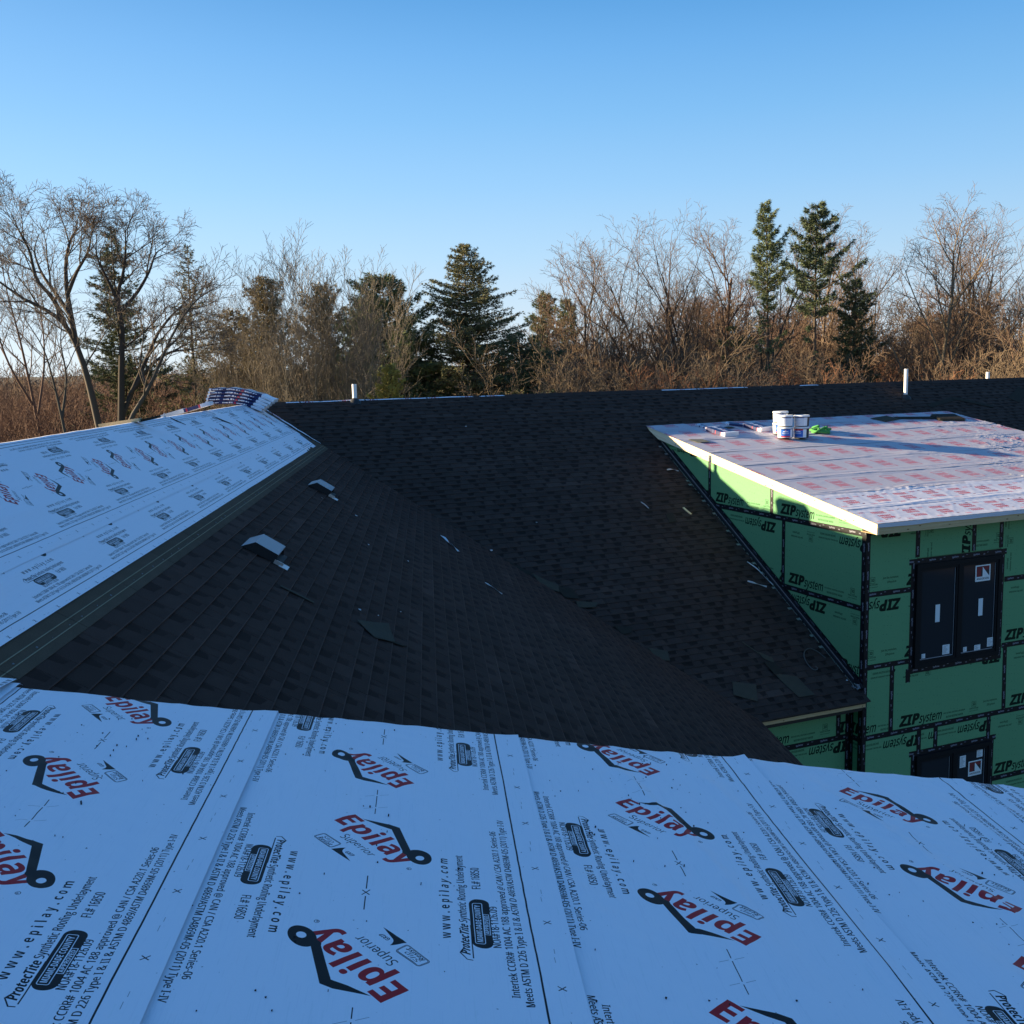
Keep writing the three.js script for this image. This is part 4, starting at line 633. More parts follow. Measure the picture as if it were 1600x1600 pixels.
// ------------------------------------------------------------------ printed shingle bundles
const texWrap = (seed) => canvasTex(1024, 256, (x, W, Hh) => { const R = rng(seed); x.fillStyle = 'rgb(26,34,84)'; x.fillRect(0, 0, W, Hh);
  for (let k = 0; k < 4; k++) { const o = k * 256; x.fillStyle = 'rgb(168,40,62)'; if (k % 2 === 0) for (let j = 0; j < 3; j++) x.fillRect(o + 8 + R() * 8, 18 + j * 84, 34, 50); x.fillStyle = 'rgb(222,226,236)'; for (let j = 0; j < 3; j++) { for (let i = 0; i < 9; i++) x.fillRect(o + 62 + i * 12, 26 + j * 84, 8 + R() * 3, 30 + R() * 8); x.beginPath(); x.arc(o + 200, 44 + j * 84, 17, 0, 7); x.fill(); x.beginPath(); x.arc(o + 236, 44 + j * 84, 12, 0, 7); x.fill(); } }
  x.fillStyle = 'rgb(225,230,238)'; x.fillRect(0, 0, 40, Hh); x.fillRect(W - 190, 0, 190, Hh); x.fillStyle = 'rgb(200,70,84)'; x.fillRect(W - 230, 40, 36, 80); x.fillStyle = 'rgb(150,170,200)'; for (let i = 0; i < 6; i++) x.fillRect(W - 180, 18 + i * 40, 165, 6); });
M.wrap = [1, 2, 3].map((k) => std({ map: texWrap(k), roughness: .32 })); M.wrapEnd = std({ color: lin(.72, .73, .75), roughness: .4 });
{ // five bundles draped over the ridge where the two roofs meet
  const O = J.clone().addScaledVector(D1, -1.1), prof = (u) => { // height and tilt of the underside along the bundle
    const t = Math.max(0, u + .25); return -.30 * t * t - .12 * t; };
  for (let k = 0; k < 5; k++) {
    const th = .064, g = base('shingle_bundle', O.clone().addScaledVector(Y, .02 + k * th), `blue wrapped shingle bundle draped over the ridge, ${['bottom', 'second', 'third', 'fourth', 'top'][k]}${k && k < 4 ? ' from the bottom' : ''} one of five`, 'shingle bundle', 'shingle bundles draped over the ridge');
    const n = 22, u0 = -.73 + k * .022, u1 = .30 + k * .030, R = rng(50 + k), dz = (R() - .5) * .04;
    const pt = (i, v, z) => { const u = u0 + (u1 - u0) * i / n, s = (prof(u + .01) - prof(u - .01)) / .02, c = 1 / Math.hypot(1, s), off = .03 + (k + v) * th * .985; return O.clone().addScaledVector(N1, u - s * c * off).addScaledVector(Y, prof(u) + c * off + .008 * Math.sin(i * 1.3 + k) * (v > .5 ? 1 : 0)).addScaledVector(D1, z + dz); };
    const body = new MB(); const Z = [-.30, .30];
    for (let i = 0; i < n; i++) { const U = i / n, U2 = (i + 1) / n; const bul = .012;
      body.quad(pt(i, .06, Z[0]), pt(i + 1, .06, Z[0]), pt(i + 1, .5, Z[0] - bul), pt(i, .5, Z[0] - bul), [[U, 0], [U2, 0], [U2, .16], [U, .16]]); body.quad(pt(i, .5, Z[0] - bul), pt(i + 1, .5, Z[0] - bul), pt(i + 1, .96, Z[0]), pt(i, .96, Z[0]), [[U, .16], [U2, .16], [U2, .33], [U, .33]]);
      body.quad(pt(i, .96, Z[0]), pt(i + 1, .96, Z[0]), pt(i + 1, .96, Z[1]), pt(i, .96, Z[1]), [[U, .33], [U2, .33], [U2, 1], [U, 1]]); body.quad(pt(i, .96, Z[1]), pt(i + 1, .96, Z[1]), pt(i + 1, .06, Z[1]), pt(i, .06, Z[1])); body.quad(pt(i, .06, Z[1]), pt(i + 1, .06, Z[1]), pt(i + 1, .06, Z[0]), pt(i, .06, Z[0])); }
    body.build('wrapper', M.wrap[k % 3], g);
    for (const i of [0, n]) { const e = new MB(); e.quad(pt(i, .05, Z[0]), pt(i, .96, Z[0]), pt(i, .96, Z[1]), pt(i, .05, Z[1])); e.build('end_flap', M.wrapEnd, g); }
  }
}
function pack(name, O, ax, az, up, L, Wd, T, mat, label, parts) { // a flat bundle as a rounded slab with printed top and white ends
  const g = base(name, O, label, 'shingle bundle'), pl = new Pl(O, ax, az); const r = .012;
  new MB().prism(pl, [[-L / 2 + r, -Wd / 2], [L / 2 - r, -Wd / 2], [L / 2, -Wd / 2 + r], [L / 2, Wd / 2 - r], [L / 2 - r, Wd / 2], [-L / 2 + r, Wd / 2], [-L / 2, Wd / 2 - r], [-L / 2, -Wd / 2 + r]], (a) => up * (a + L / 2), (a, w) => up * (a + L / 2) + T + .006 * Math.sin(a * 17) - (Math.abs(w) > Wd / 2 - r * 1.1 ? .01 : 0), (a, w) => [a / L + .5, w / Wd * .5 + .5], null, true).build('wrapper', mat, g);
  for (const e of parts) new MB().box(pl, ...e, (a, w) => [0, 0]).build('end_flap', M.wrapEnd, g); return g;
}
{
  const O = J.clone().addScaledVector(D1, -4.75); pack('shingle_bundle', O.clone().addScaledVector(N1, -.30).addScaledVector(Y, .0), N1.clone().multiplyScalar(.96).addScaledVector(Y, .26), D1.clone().negate(), 0, .8, .3, .065, M.wrap[1], 'white and blue shingle bundle leaning flat on the ridge left of the draped ones', [[-.41, -.02, -.152, .152, -.001, .068]]);
  const k = (a, w) => bump.at(a, w, .012), ax = bump.W.clone();
  pack('shingle_pack', k(9.78, 1.02), ax.clone().addScaledVector(bump.A, .12).normalize(), bump.A.clone().negate().addScaledVector(bump.W, .12).normalize(), 0, .66, .40, .085, M.wrap[0], 'opened shingle pack with a white end, left one of two on the bump-out roof', [[.30, .336, -.198, .198, -.002, .088]]);
  pack('shingle_pack', k(10.9, .80), ax.clone().addScaledVector(bump.A, .20).normalize(), bump.A.clone().negate().addScaledVector(bump.W, .20).normalize(), 0, .56, .40, .085, M.wrap[2], 'opened shingle pack with a white end, right one of two, next to the pails', [[.24, .286, -.198, .198, -.002, .088]]);
  const tail = (a0, w0, a1, w1, label) => tag(new MB().prism(bump, strip([a0, w0], [a1, w1], .13), .012, (a, w) => .05 + .02 * Math.sin(w * 14), (a, w) => [(w - w0) / .55, .2 + (a - a0)], null, true).build('torn_wrapper', M.wrap[0]), label, 'wrapper');
  tail(9.66, .22, 9.72, .70, 'torn blue and red wrapper trailing behind the left shingle pack'); tail(10.42, .22, 10.72, .56, 'torn blue and red wrapper trailing behind the right shingle pack');
  const rp = (b, u, h) => J.clone().addScaledVector(D1, b).addScaledVector(N1, u).addScaledVector(Y, h);
  { const pl = new Pl(rp(-8.75, -.18, -.01), N1.clone().multiplyScalar(.98).addScaledVector(Y, .12), D1.clone().negate()); tag(new MB().box(pl, -.24, .24, -.07, .07, 0, .04, (a, w) => [a / 1.4, w / .25]).build('wood_board', M.woodB), 'short pale board lying on the ridge at the left of the photo', 'board'); const p2 = new Pl(rp(-8.7, .06, .01), N1.clone().multiplyScalar(.98).addScaledVector(Y, .2), D1.clone().negate()); tag(new MB().box(p2, -.02, .22, -.05, .05, 0, .03).build('shingle_cutoff', scrapDark), 'dark strip at the right end of the short pale board on the ridge', 'shingle scrap'); }
  { const pl = new Pl(rp(-7.35, -.03, 0), N1, D1.clone().negate()); const m = new MB(); const t = pl.at(.02, 0, .075), q = [pl.at(-.04, -.03, 0), pl.at(.035, -.03, 0), pl.at(.045, .03, 0), pl.at(-.03, .03, 0)]; for (let i = 0; i < 4; i++) m.tri(q[i], q[(i + 1) % 4], t); tag(m.build('paper_scrap', M.paper), 'crumpled white paper standing on the ridge between board and bundles', 'paper'); }
}
// ------------------------------------------------------------------ ground, hills
const fall = (d) => -Math.max(0, (d - 30) * .0);
tag(put((() => { const g = new THREE.PlaneGeometry(9000, 9000, 90, 90); g.rotateX(-Math.PI / 2); const p = g.attributes.position; for (let i = 0; i < p.count; i++) { const x = p.getX(i), z = p.getZ(i), d = Math.hypot(x, z); p.setY(i, d > 250 ? Math.min(1, (d - 250) / 900) * (noise.noise(x * .0016, z * .0016, 3) * 16 - 6) : 0); } g.computeVertexNormals(); return g; })(), 'ground', std({ color: lin(.10, .075, .045), roughness: 1 })), null, null, null, 'structure');
{ const mk = (dist, hgt, seed, a0, a1) => { const mb = [], idx = [], n = 160; for (let i = 0; i <= n; i++) { const an = (a0 + (a1 - a0) * i / n) * Math.PI / 180, s = Math.sin(an), c = -Math.cos(an), env = Math.sin(i / n * Math.PI) ** .5, hh = Math.max(2, (hgt * (.62 + .5 * noise.noise(i * .045, seed, 1) + .12 * noise.noise(i * .3, seed, 4))) * env + H * .9); [[dist - 500, -8], [dist - 120, hh * .72], [dist, hh], [dist + 500, -8]].forEach(([d, y]) => mb.push(s * d, y, c * d)); }
    for (let i = 0; i < n; i++) for (let k = 0; k < 3; k++) { const a = i * 4 + k; idx.push(a, a + 4, a + 1, a + 1, a + 4, a + 5); } const g = new THREE.BufferGeometry(); g.setAttribute('position', new THREE.Float32BufferAttribute(mb, 3)); g.setIndex(idx); g.computeVertexNormals(); return g; };
  const hm = std({ color: lin(.055, .048, .036), roughness: 1 }); tag(put(mk(2600, 34, 3, -60, 20), 'hill', hm), null, null, null, 'structure'); tag(put(mk(3400, 44, 9, -15, 60), 'hill', hm), null, null, null, 'structure'); }
// ------------------------------------------------------------------ trees
class TB { // indexed tubes
  constructor() { this.p = []; this.n = []; this.u = []; this.i = []; }
  tube(pts, radii, sides) {
    const b0 = this.p.length / 3, n = pts.length; let ref = Math.abs(pts[n - 1].y - pts[0].y) > .9 * pts[0].distanceTo(pts[n - 1]) ? V(1, 0, 0) : Y;
    for (let k = 0; k < n; k++) { const t = new THREE.Vector3().subVectors(pts[Math.min(n - 1, k + 1)], pts[Math.max(0, k - 1)]).normalize(), x = new THREE.Vector3().crossVectors(ref, t).normalize(), y = new THREE.Vector3().crossVectors(t, x);
      for (let s = 0; s < sides; s++) { const a = s / sides * 6.2832, nx = x.x * Math.cos(a) + y.x * Math.sin(a), ny = x.y * Math.cos(a) + y.y * Math.sin(a), nz = x.z * Math.cos(a) + y.z * Math.sin(a); this.p.push(pts[k].x + nx * radii[k], pts[k].y + ny * radii[k], pts[k].z + nz * radii[k]); this.n.push(nx, ny, nz); this.u.push(s / sides, k * .7); } }
    for (let k = 0; k < n - 1; k++) for (let s = 0; s < sides; s++) { const a = b0 + k * sides + s, b = b0 + k * sides + (s + 1) % sides; this.i.push(a, b, a + sides, a + sides, b, b + sides); }
  }
  tri(a, b, c, n) { const k = this.p.length / 3; for (const q of [a, b, c]) { this.p.push(q.x, q.y, q.z); this.n.push(n.x, n.y, n.z); this.u.push(0, 0); } this.i.push(k, k + 1, k + 2); }
  geo() { const g = new THREE.BufferGeometry(); g.setAttribute('position', new THREE.Float32BufferAttribute(this.p, 3)); g.setAttribute('normal', new THREE.Float32BufferAttribute(this.n, 3)); g.setAttribute('uv', new THREE.Float32BufferAttribute(this.u, 2)); g.setIndex(this.i); return g; }
}
const bark = (r, g, b) => std({ color: lin(r, g, b), map: texBark, roughness: .95 });
const BK = { grey: bark(.095, .078, .064), dark: bark(.06, .046, .037), tan: bark(.17, .12, .08), pale: bark(.26, .20, .13), red: bark(.20, .115, .08), twig: bark(.17, .13, .10), twigTan: bark(.19, .125, .082), pine: bark(.10, .07, .05) };
function grow(o, T, C, p, dir, len, r, lvl, R) {
  const n = lvl === 0 ? 9 : lvl === 1 ? 6 : lvl === 2 ? 4 : 3, pts = [p.clone()], rad = [r], d = dir.clone(), wob = o.wob ?? .16; let q = p.clone(); const rEnd = Math.max(o.rmin ?? .009, r * (lvl === 0 ? .22 : .3));
  for (let k = 1; k <= n; k++) { d.x += (R() - .5) * wob * 2; d.z += (R() - .5) * wob * 2; d.y += (R() - .5) * wob + (o.up ?? .08) * (lvl ? 1 : .2); d.normalize(); q = q.clone().addScaledVector(d, len / n); pts.push(q); rad.push(r + (rEnd - r) * k / n); }
  (lvl <= 1 ? T : C).tube(pts, rad, lvl === 0 ? 8 : lvl === 1 ? 5 : lvl === 2 ? 4 : 3);
  sprout(o, T, C, pts, rad, len, lvl, R);
}
function sprout(o, T, C, pts, rad, len, lvl, R, from) {
  if (lvl >= (o.max ?? 4)) return;
  const kids = Math.round((o.kids ?? [9, 7, 6, 4])[lvl] * (o.dens ?? 1)), n = pts.length - 1, f0 = from ?? (lvl === 0 ? o.from ?? .3 : .18);
  for (let c = 0; c < kids; c++) {
    const f = f0 + (1 - f0) * Math.pow((c + R() * .9) / kids, .85), x = Math.min(n - 1e-3, f * n), i = Math.floor(x), q = pts[i].clone().lerp(pts[i + 1], x - i), t = new THREE.Vector3().subVectors(pts[i + 1], pts[i]).normalize();
    const az = c * 2.4 + R() * 1.6, ref = Math.abs(t.y) > .95 ? V(1, 0, 0) : Y, sx = new THREE.Vector3().crossVectors(t, ref).normalize(), sy = new THREE.Vector3().crossVectors(sx, t), ang = ((o.ang ?? [38, 42, 44, 46])[lvl] + (R() - .5) * 22) * Math.PI / 180;
    const d = t.multiplyScalar(Math.cos(ang)).addScaledVector(sx, Math.sin(ang) * Math.cos(az)).addScaledVector(sy, Math.sin(ang) * Math.sin(az));
    const l = len * (o.shr ?? [.5, .52, .5, .5])[lvl] * (1.15 - .6 * f) * (.7 + R() * .6), rr_ = Math.max(o.rmin ?? .009, Math.min(rad[i] * .62, l * .016 + .003));
    grow(o, T, C, q, d.normalize(), Math.max(.25, l), rr_, lvl + 1, R);
  }
}
const site = (px, dist) => { const a = Math.atan((px - 800) / 1576); return V(Math.sin(a) * dist, 0, -Math.cos(a) * dist); };
const horizon = (px) => 574.5 - .0247 * (px - 800), topAt = (px, py, dist) => H + dist * (horizon(px) - py) / 1588;
const pick = (px, py, dist, dz = 0, ys = 1) => { const p = site(px, dist); p.y = topAt(px, py < 560 ? 560 + (py - 560) * ys : py, dist); const s = site(px, 1); return p.addScaledVector(s, dz); };
function finish(name, p, T, C, mt, mc, label, group, cat = 'tree') { const g = base(name, p, label, cat, group); put(T.geo(), 'trunk', mt, g); if (C.p.length) put(C.geo(), 'crown', mc, g); return g; }
// bare tree of one or several stems
function bare(px, py, dist, o, label, mt, mc, group) {
  const R = rng(o.seed), T = new TB(), C = new TB(), p = site(px, dist), h = topAt(px, py, dist), st = o.stems ?? 1;
  for (let s = 0; s < st; s++) { const az = s * 2.4 + R() * 2, lean = (o.lean ?? (st > 1 ? .22 : .05)) * (.4 + R() * .9); const d = V(Math.cos(az) * lean, 1, Math.sin(az) * lean * .7).normalize(); grow(o, T, C, p.clone().add(V(Math.cos(az) * .2 * (st - 1) * .3, -.2, Math.sin(az) * .2)), d, h * (o.trunk ?? .78) * (s ? .8 + R() * .2 : 1) * (1 - (o.dome ?? 0) * Math.pow(lean * 2.2, 2)), (o.r ?? h * .0105) * (st > 1 ? .72 : 1), 0, R); }
  return finish('bare_tree', p, T, C, mt, mc, label, group);
}
// trees whose main limbs follow given curves (in metres through points at given heights)
function limbed(px, dist, limbs, o, label, mt, mc) {
  const R = rng(o.seed), T = new TB(), C = new TB(), p = site(px, dist);
  for (const [r0, dz, ...pp] of limbs) {
    const ctl = pp.map(([x, y], i) => pick(x, y, dist, dz * i / (pp.length - 1), o.ys)); if (ctl[0].y < 4.5 && o.root !== false && pp[0][1] > 640) ctl.unshift(V(ctl[0].x, -.2, ctl[0].z));
    const c = new THREE.CatmullRomCurve3(ctl), n = 16, pts = c.getPoints(n), len = c.getLength(), rad = pts.map((_, i) => Math.max(.018, r0 * .8 * (1 - .88 * i / n)));
    T.tube(pts, rad, 8); sprout(Object.assign({}, o, { kids: [Math.max(4, Math.round(len * (o.per ?? 1.5))), 6, 5, 3], shr: [Math.min(.5, (o.side ?? 3.2) * (.9) / len), .6, .56, .55] }), T, C, pts, rad, len, 0, R, o.from ?? .28);
  }
  return finish('bare_tree', p, T, C, mt, mc, label);
}
limbed(165, 45, [[.20, 0, [168, 700], [160, 650], [150, 590], [136, 530], [118, 490], [92, 468], [60, 450], [22, 420], [-12, 396]], [.16, 1.5, [136, 532], [130, 464], [128, 422], [131, 376], [140, 341], [150, 320], [153, 300]], [.13, -1.5, [122, 498], [106, 450], [84, 420], [76, 372], [64, 345], [54, 318]], [.12, 2.5, [132, 480], [112, 440], [92, 400], [84, 360], [92, 325]], [.10, -2, [129, 440], [146, 402], [164, 372], [172, 345], [176, 322]]], { seed: 101, ys: .8, max: 4, per: 1.35, side: 2.5, rmin: .0065, wob: .2, up: .05 }, 'tall bare tree at the far left with a long limb reaching left', BK.grey, BK.twig);
limbed(198, 44, [[.21, 0, [190, 700], [196, 640], [203, 560], [208, 500], [205, 440], [216, 400], [222, 360], [224, 325]], [.14, 2, [196, 640], [222, 590], [245, 545], [262, 505], [285, 470], [306, 445], [326, 418]], [.11, -2, [214, 604], [250, 562], [280, 541], [312, 536], [345, 527]], [.10, -1, [205, 450], [190, 410], [178, 375], [180, 340]], [.11, 2, [207, 470], [236, 430], [256, 390], [268, 355], [284, 338]]], { seed: 102, ys: .8, max: 4, per: 1.35, side: 2.4, rmin: .0065, wob: .2, up: .05 }, 'tall bare tree at the left leaning its limbs to the right', BK.dark, BK.twig);
limbed(62, 52, [[.10, 0, [72, 700], [60, 600], [48, 520], [36, 460], [30, 400]], [.08, 2, [66, 640], [84, 560], [86, 500], [80, 450]], [.08, -2, [60, 620], [28, 560], [12, 500], [4, 440]]], { seed: 103, max: 3, per: 1.7, side: 1.9, rmin: .006 }, 'slender bare tree in front of the left brush, leftmost of all', BK.red, BK.twig);
limbed(100, 42, [[.09, 0, [112, 700], [104, 640], [96, 590], [84, 540], [60, 500]], [.07, 1, [104, 640], [116, 580], [112, 530], [120, 490]]], { seed: 104, max: 3, per: 1.7, side: 1.8, rmin: .006 }, 'small bare tree between the slender one and the tall leftmost tree', BK.grey, BK.twig);
limbed(232, 40, [[.13, 0, [183, 700], [212, 640], [240, 600], [262, 560], [290, 510], [322, 470], [352, 450]], [.06, 1, [240, 600], [232, 560], [240, 520], [236, 480]]], { seed: 105, max: 3, per: 1.6, side: 2.2, rmin: .006 }, 'bare leaning tree whose trunk slants right in front of the dark spruce', BK.grey, BK.twig);
bare(470, 345, 46, { seed: 106, stems: 24, lean: .18, dome: .55, trunk: .90, r: .062, kids: [17, 7, 5], ang: [22, 30, 36], from: .46, wob: .06, up: .05, max: 3, dens: 1, shr: [.24, .5, .5], rmin: .006 }, 'broad fan-shaped bare tree left of the short vent pipe', bark(.22, .19, .15), bark(.22, .18, .135));
// conifers
const LEAF = { spruce: std({ color: lin(.11, .125, .055), roughness: .9 }), pine: std({ color: lin(.14, .17, .072), roughness: .9 }), pineDark: std({ color: lin(.085, .112, .055), roughness: .9 }), gold: std({ color: lin(.36, .29, .07), roughness: .9 }), larch: std({ color: lin(.175, .168, .075), roughness: .9 }), brown: std({ color: lin(.23, .18, .08), roughness: .9 }) };
const tmp = V(0, 0, 0);
function tuft(C, p, d, len, n, R, wd = .016, spread = .9) { // a spray of needles
  for (let k = 0; k < n; k++) { const v = V(d.x + (R() - .5) * spread * 2, d.y + (R() - .5) * spread * 1.5, d.z + (R() - .5) * spread * 2).normalize(), s = V(R() - .5, R() - .5, R() - .5).cross(v).normalize().multiplyScalar(wd * (1 + R())), l = len * (.6 + R() * .7), e = p.clone().addScaledVector(v, l), nn = new THREE.Vector3().crossVectors(v, s).normalize(); C.tri(p.clone().add(s), p.clone().sub(s), e, nn); }
}
function conifer(px, py, dist, o, label, leaf, name = 'conifer') {
  const R = rng(o.seed), T = new TB(), C = new TB(), p = site(px, dist), h = topAt(px, py, dist), tr = o.r ?? h * .011, lx = o.lx ?? 0;
  const axis = (f) => V(p.x + lx * Math.pow(f, 1.2) + .25 * Math.sin(f * 5 + o.seed) * (o.bend ?? .5), h * f - .2 * (1 - f), p.z);
  const pts = []; for (let i = 0; i <= 14; i++) pts.push(axis(i / 14)); T.tube(pts, pts.map((_, i) => Math.max(.015, tr * (1 - .93 * i / 14))), 8);
  const f0 = o.f0 ?? .4, nb = o.nb ?? 110, fb = 11.6 / h, wh = o.whorls;
  for (let b = 0; b < nb; b++) {
    let f = f0 + (1 - f0) * Math.pow((b + R()) / nb, o.pow ?? .9); if (wh) f = f0 + (1 - f0) * (Math.round((f - f0) / (1 - f0) * wh) + (R() - .5) * .3) / wh; f = Math.min(.995, f);
    const az = b * 2.399 + R() * .5, reach = o.shape(f, fb, R, az) * (.62 + R() * .55), q = axis(f); if (reach < .05 || R() < (o.gap ?? .1)) continue;
    const droop = o.droop ?? -.12, d = V(Math.cos(az), droop + (o.rise ?? .1) * f + (R() - .5) * .2, Math.sin(az)).normalize(), m = 5, bp = [q]; let e = q.clone(), dd = d.clone();
    for (let k = 1; k <= m; k++) { dd.y += (o.tip ?? .07); dd.normalize(); e = e.clone().addScaledVector(dd, reach / m); bp.push(e); } T.tube(bp, bp.map((_, k) => Math.max(.008, (.012 + reach * .009) * (1 - .85 * k / m))), 4);
    const nt = Math.max(3, Math.round(reach * (o.tufts ?? 12) * 1.75));
    for (let k = 0; k < nt; k++) { const t = (o.in ?? .12) + (1 - (o.in ?? .12)) * Math.pow(R(), .75), x = Math.min(m - .001, t * m), i = Math.floor(x), c = bp[i].clone().lerp(bp[i + 1], x - i), lat = (R() - .5) * reach * (o.fan ?? .55) * (1.1 - t * .7); const out = V(-Math.sin(az), 0, Math.cos(az)); c.addScaledVector(out, lat).add(V(0, (R() - .5) * (o.thick ?? .22) - Math.abs(lat) * (o.hang ?? .12), 0)); if (R() < .35) T.tube([bp[i], c], [.008, .005], 3); tuft(C, c, V(Math.cos(az) * .7 + out.x * Math.sign(lat) * .6, .12, Math.sin(az) * .7 + out.z * Math.sign(lat) * .6), (o.needle ?? .26) * .74, Math.round((o.nn ?? 12) * .62), R, (o.wd ?? .014) * .85, o.spread ?? .9); }
  }
  const g = base(name, p, label, 'tree'); put(T.geo(), 'trunk', o.bark ?? BK.pine, g); put(C.geo(), 'crown', leaf, g); return g;
}
const cone = (r, p = .8, ragged = .5) => (f, fb, R) => r * Math.min(1.25, Math.pow(Math.max(0, 1 - f) / (1 - fb), p)) * (1 - ragged + 2 * ragged * R() * .75) * 1.12 + .1;
const dome = (r, ragged = .45) => (f, fb, R) => r * Math.sqrt(Math.max(.02, 1 - Math.pow(Math.max(0, f - fb) / (1 - fb), 2.2))) * (1 - ragged + 2 * ragged * R() * .75) * 1.1 + .1;
conifer(205, 368, 58, { seed: 201, shape: cone(2.3, .7, .6), nb: 230, f0: .42, gap: .2, tufts: 17, droop: -.05, needle: .26, nn: 13, hang: .25 }, 'ragged dark spruce behind the tall bare trees at the left', LEAF.spruce, 'spruce_tree');
conifer(318, 388, 54, { seed: 202, shape: cone(1.5, .75, .7), nb: 220, f0: .42, gap: .25, tufts: 11, needle: .22, nn: 10, droop: -.02, bark: BK.grey, hang: .2 }, 'thin half-bare spiky conifer between the left bare trees and the fan-shaped tree', LEAF.larch, 'spruce_tree');
conifer(432, 436, 60, { seed: 203, shape: dome(1.9, .75), nb: 200, f0: .5, tufts: 17, needle: .26, nn: 13, droop: .15, rise: .3, gap: .1, thick: .4 }, 'brownish green conifer behind the left part of the fan-shaped tree', LEAF.brown, 'cedar_tree');
conifer(512, 446, 60, { seed: 204, shape: dome(2.0, .75), nb: 200, f0: .5, tufts: 17, needle: .26, nn: 13, droop: .15, rise: .3, gap: .1, thick: .4 }, 'brownish green conifer behind the right part of the fan-shaped tree', LEAF.brown, 'cedar_tree');
conifer(378, 482, 62, { seed: 205, shape: dome(1.8, .75), nb: 160, f0: .5, tufts: 16, needle: .26, nn: 13, rise: .3, gap: .1, thick: .4 }, 'low brownish conifer at the left foot of the fan-shaped tree', LEAF.brown, 'cedar_tree');
conifer(612, 430, 52, { seed: 206, shape: dome(2.2, .6), nb: 220, f0: .5, tufts: 20, needle: .27, nn: 16, rise: .35, thick: .32, gap: .12, in: .25 }, 'rounded dark pine left of the big cone-shaped conifer', LEAF.pine, 'pine_tree');
conifer(572, 468, 63, { seed: 216, shape: dome(1.6, .6), nb: 150, f0: .5, tufts: 20, needle: .27, nn: 15, rise: .3, thick: .3, gap: .12, in: .25 }, 'smaller pine touching the left side of the rounded dark pine', LEAF.pine, 'pine_tree');
conifer(738, 377, 52, { seed: 207, shape: cone(3.3, .62, .34), nb: 420, f0: .42, tufts: 20, needle: .17, nn: 11, droop: -.06, tip: .06, gap: .2, fan: .5, r: .2, thick: .16, hang: .16, bend: .15, wd: .012 }, 'big symmetrical cone-shaped conifer in the middle of the tree line', LEAF.larch, 'larch_tree');
conifer(806, 512, 50, { seed: 208, shape: cone(2.0, .5, .6), nb: 130, f0: .5, tufts: 20, needle: .22, nn: 15, droop: -.05, gap: .15, lx: .6 }, 'low dark conifer with boughs spreading right of the big cone-shaped one', LEAF.pineDark, 'spruce_tree');
conifer(664, 515, 52, { seed: 218, shape: cone(1.8, .5, .5), nb: 150, f0: .5, tufts: 18, needle: .22, nn: 14, droop: -.05, gap: .12 }, 'low dark conifer filling the left foot of the big cone-shaped one', LEAF.spruce, 'spruce_tree');
conifer(615, 562, 40, { seed: 209, shape: cone(.6, .6, .3), nb: 150, f0: .7, tufts: 34, needle: .13, nn: 12, droop: .3, gap: .05, wd: .01, thick: .12 }, 'small golden green cedar standing close behind the far ridge', LEAF.gold, 'cedar_tree');
conifer(855, 450, 66, { seed: 210, shape: dome(1.3, .6), nb: 130, f0: .66, tufts: 22, needle: .26, nn: 15, rise: .35, thick: .28, gap: .15 }, 'small pine top right of the big cone-shaped conifer, left one of two', LEAF.pine, 'pine_tree');
conifer(890, 462, 68, { seed: 211, shape: dome(1.05, .6), nb: 110, f0: .66, tufts: 22, needle: .26, nn: 15, rise: .35, thick: .28, gap: .18 }, 'small pine top right of the big cone-shaped conifer, right one of two', LEAF.pine, 'pine_tree');
conifer(1197, 326, 52, { seed: 212, shape: (f, fb, R) => (f > .79 ? (.25 + 1.25 * Math.pow((1 - f) / .21, .6)) * (.5 + .7 * R()) : f > .74 ? 1.0 * R() : R() < .22 ? 1.7 * R() : .04), nb: 190, f0: .55, whorls: 22, tufts: 19, needle: .24, nn: 11, rise: .75, droop: -.05, thick: .22, gap: .15, r: .17, bend: .5, wd: .012 }, 'tallest slim pine right of centre with its crown high on a bare trunk', LEAF.pine, 'pine_tree');
conifer(1252, 331, 50, { seed: 213, shape: (f, fb, R, az) => (f > .79 ? (.3 + 1.75 * Math.pow((1 - f) / .21, .75)) * (.35 + .85 * R()) * (Math.cos(az) > .7 && f < .86 ? 1.35 : 1) : f > .74 ? 1.5 * R() : R() < .25 ? 1.6 * R() : .04), nb: 150, f0: .58, whorls: 15, tufts: 24, needle: .25, nn: 12, rise: .55, droop: -.05, thick: .24, gap: .2, r: .18, lx: .9, bend: .9, in: .3 }, 'tall dark pine with uneven clumps, right neighbour of the tallest slim pine', LEAF.pineDark, 'pine_tree');
conifer(1338, 438, 56, { seed: 214, shape: dome(1.25, .6), nb: 130, f0: .58, tufts: 20, needle: .2, nn: 14, droop: .1, gap: .15 }, 'dark bushy evergreen right of the two tall pines', LEAF.pineDark, 'cedar_tree');
conifer(1150, 505, 56, { seed: 215, shape: dome(1.1, .7), nb: 60, f0: .62, whorls: 6, tufts: 20, needle: .22, nn: 13, droop: 0, gap: .25, r: .07 }, 'small loose evergreen left of the tallest slim pine', LEAF.pine, 'pine_tree');
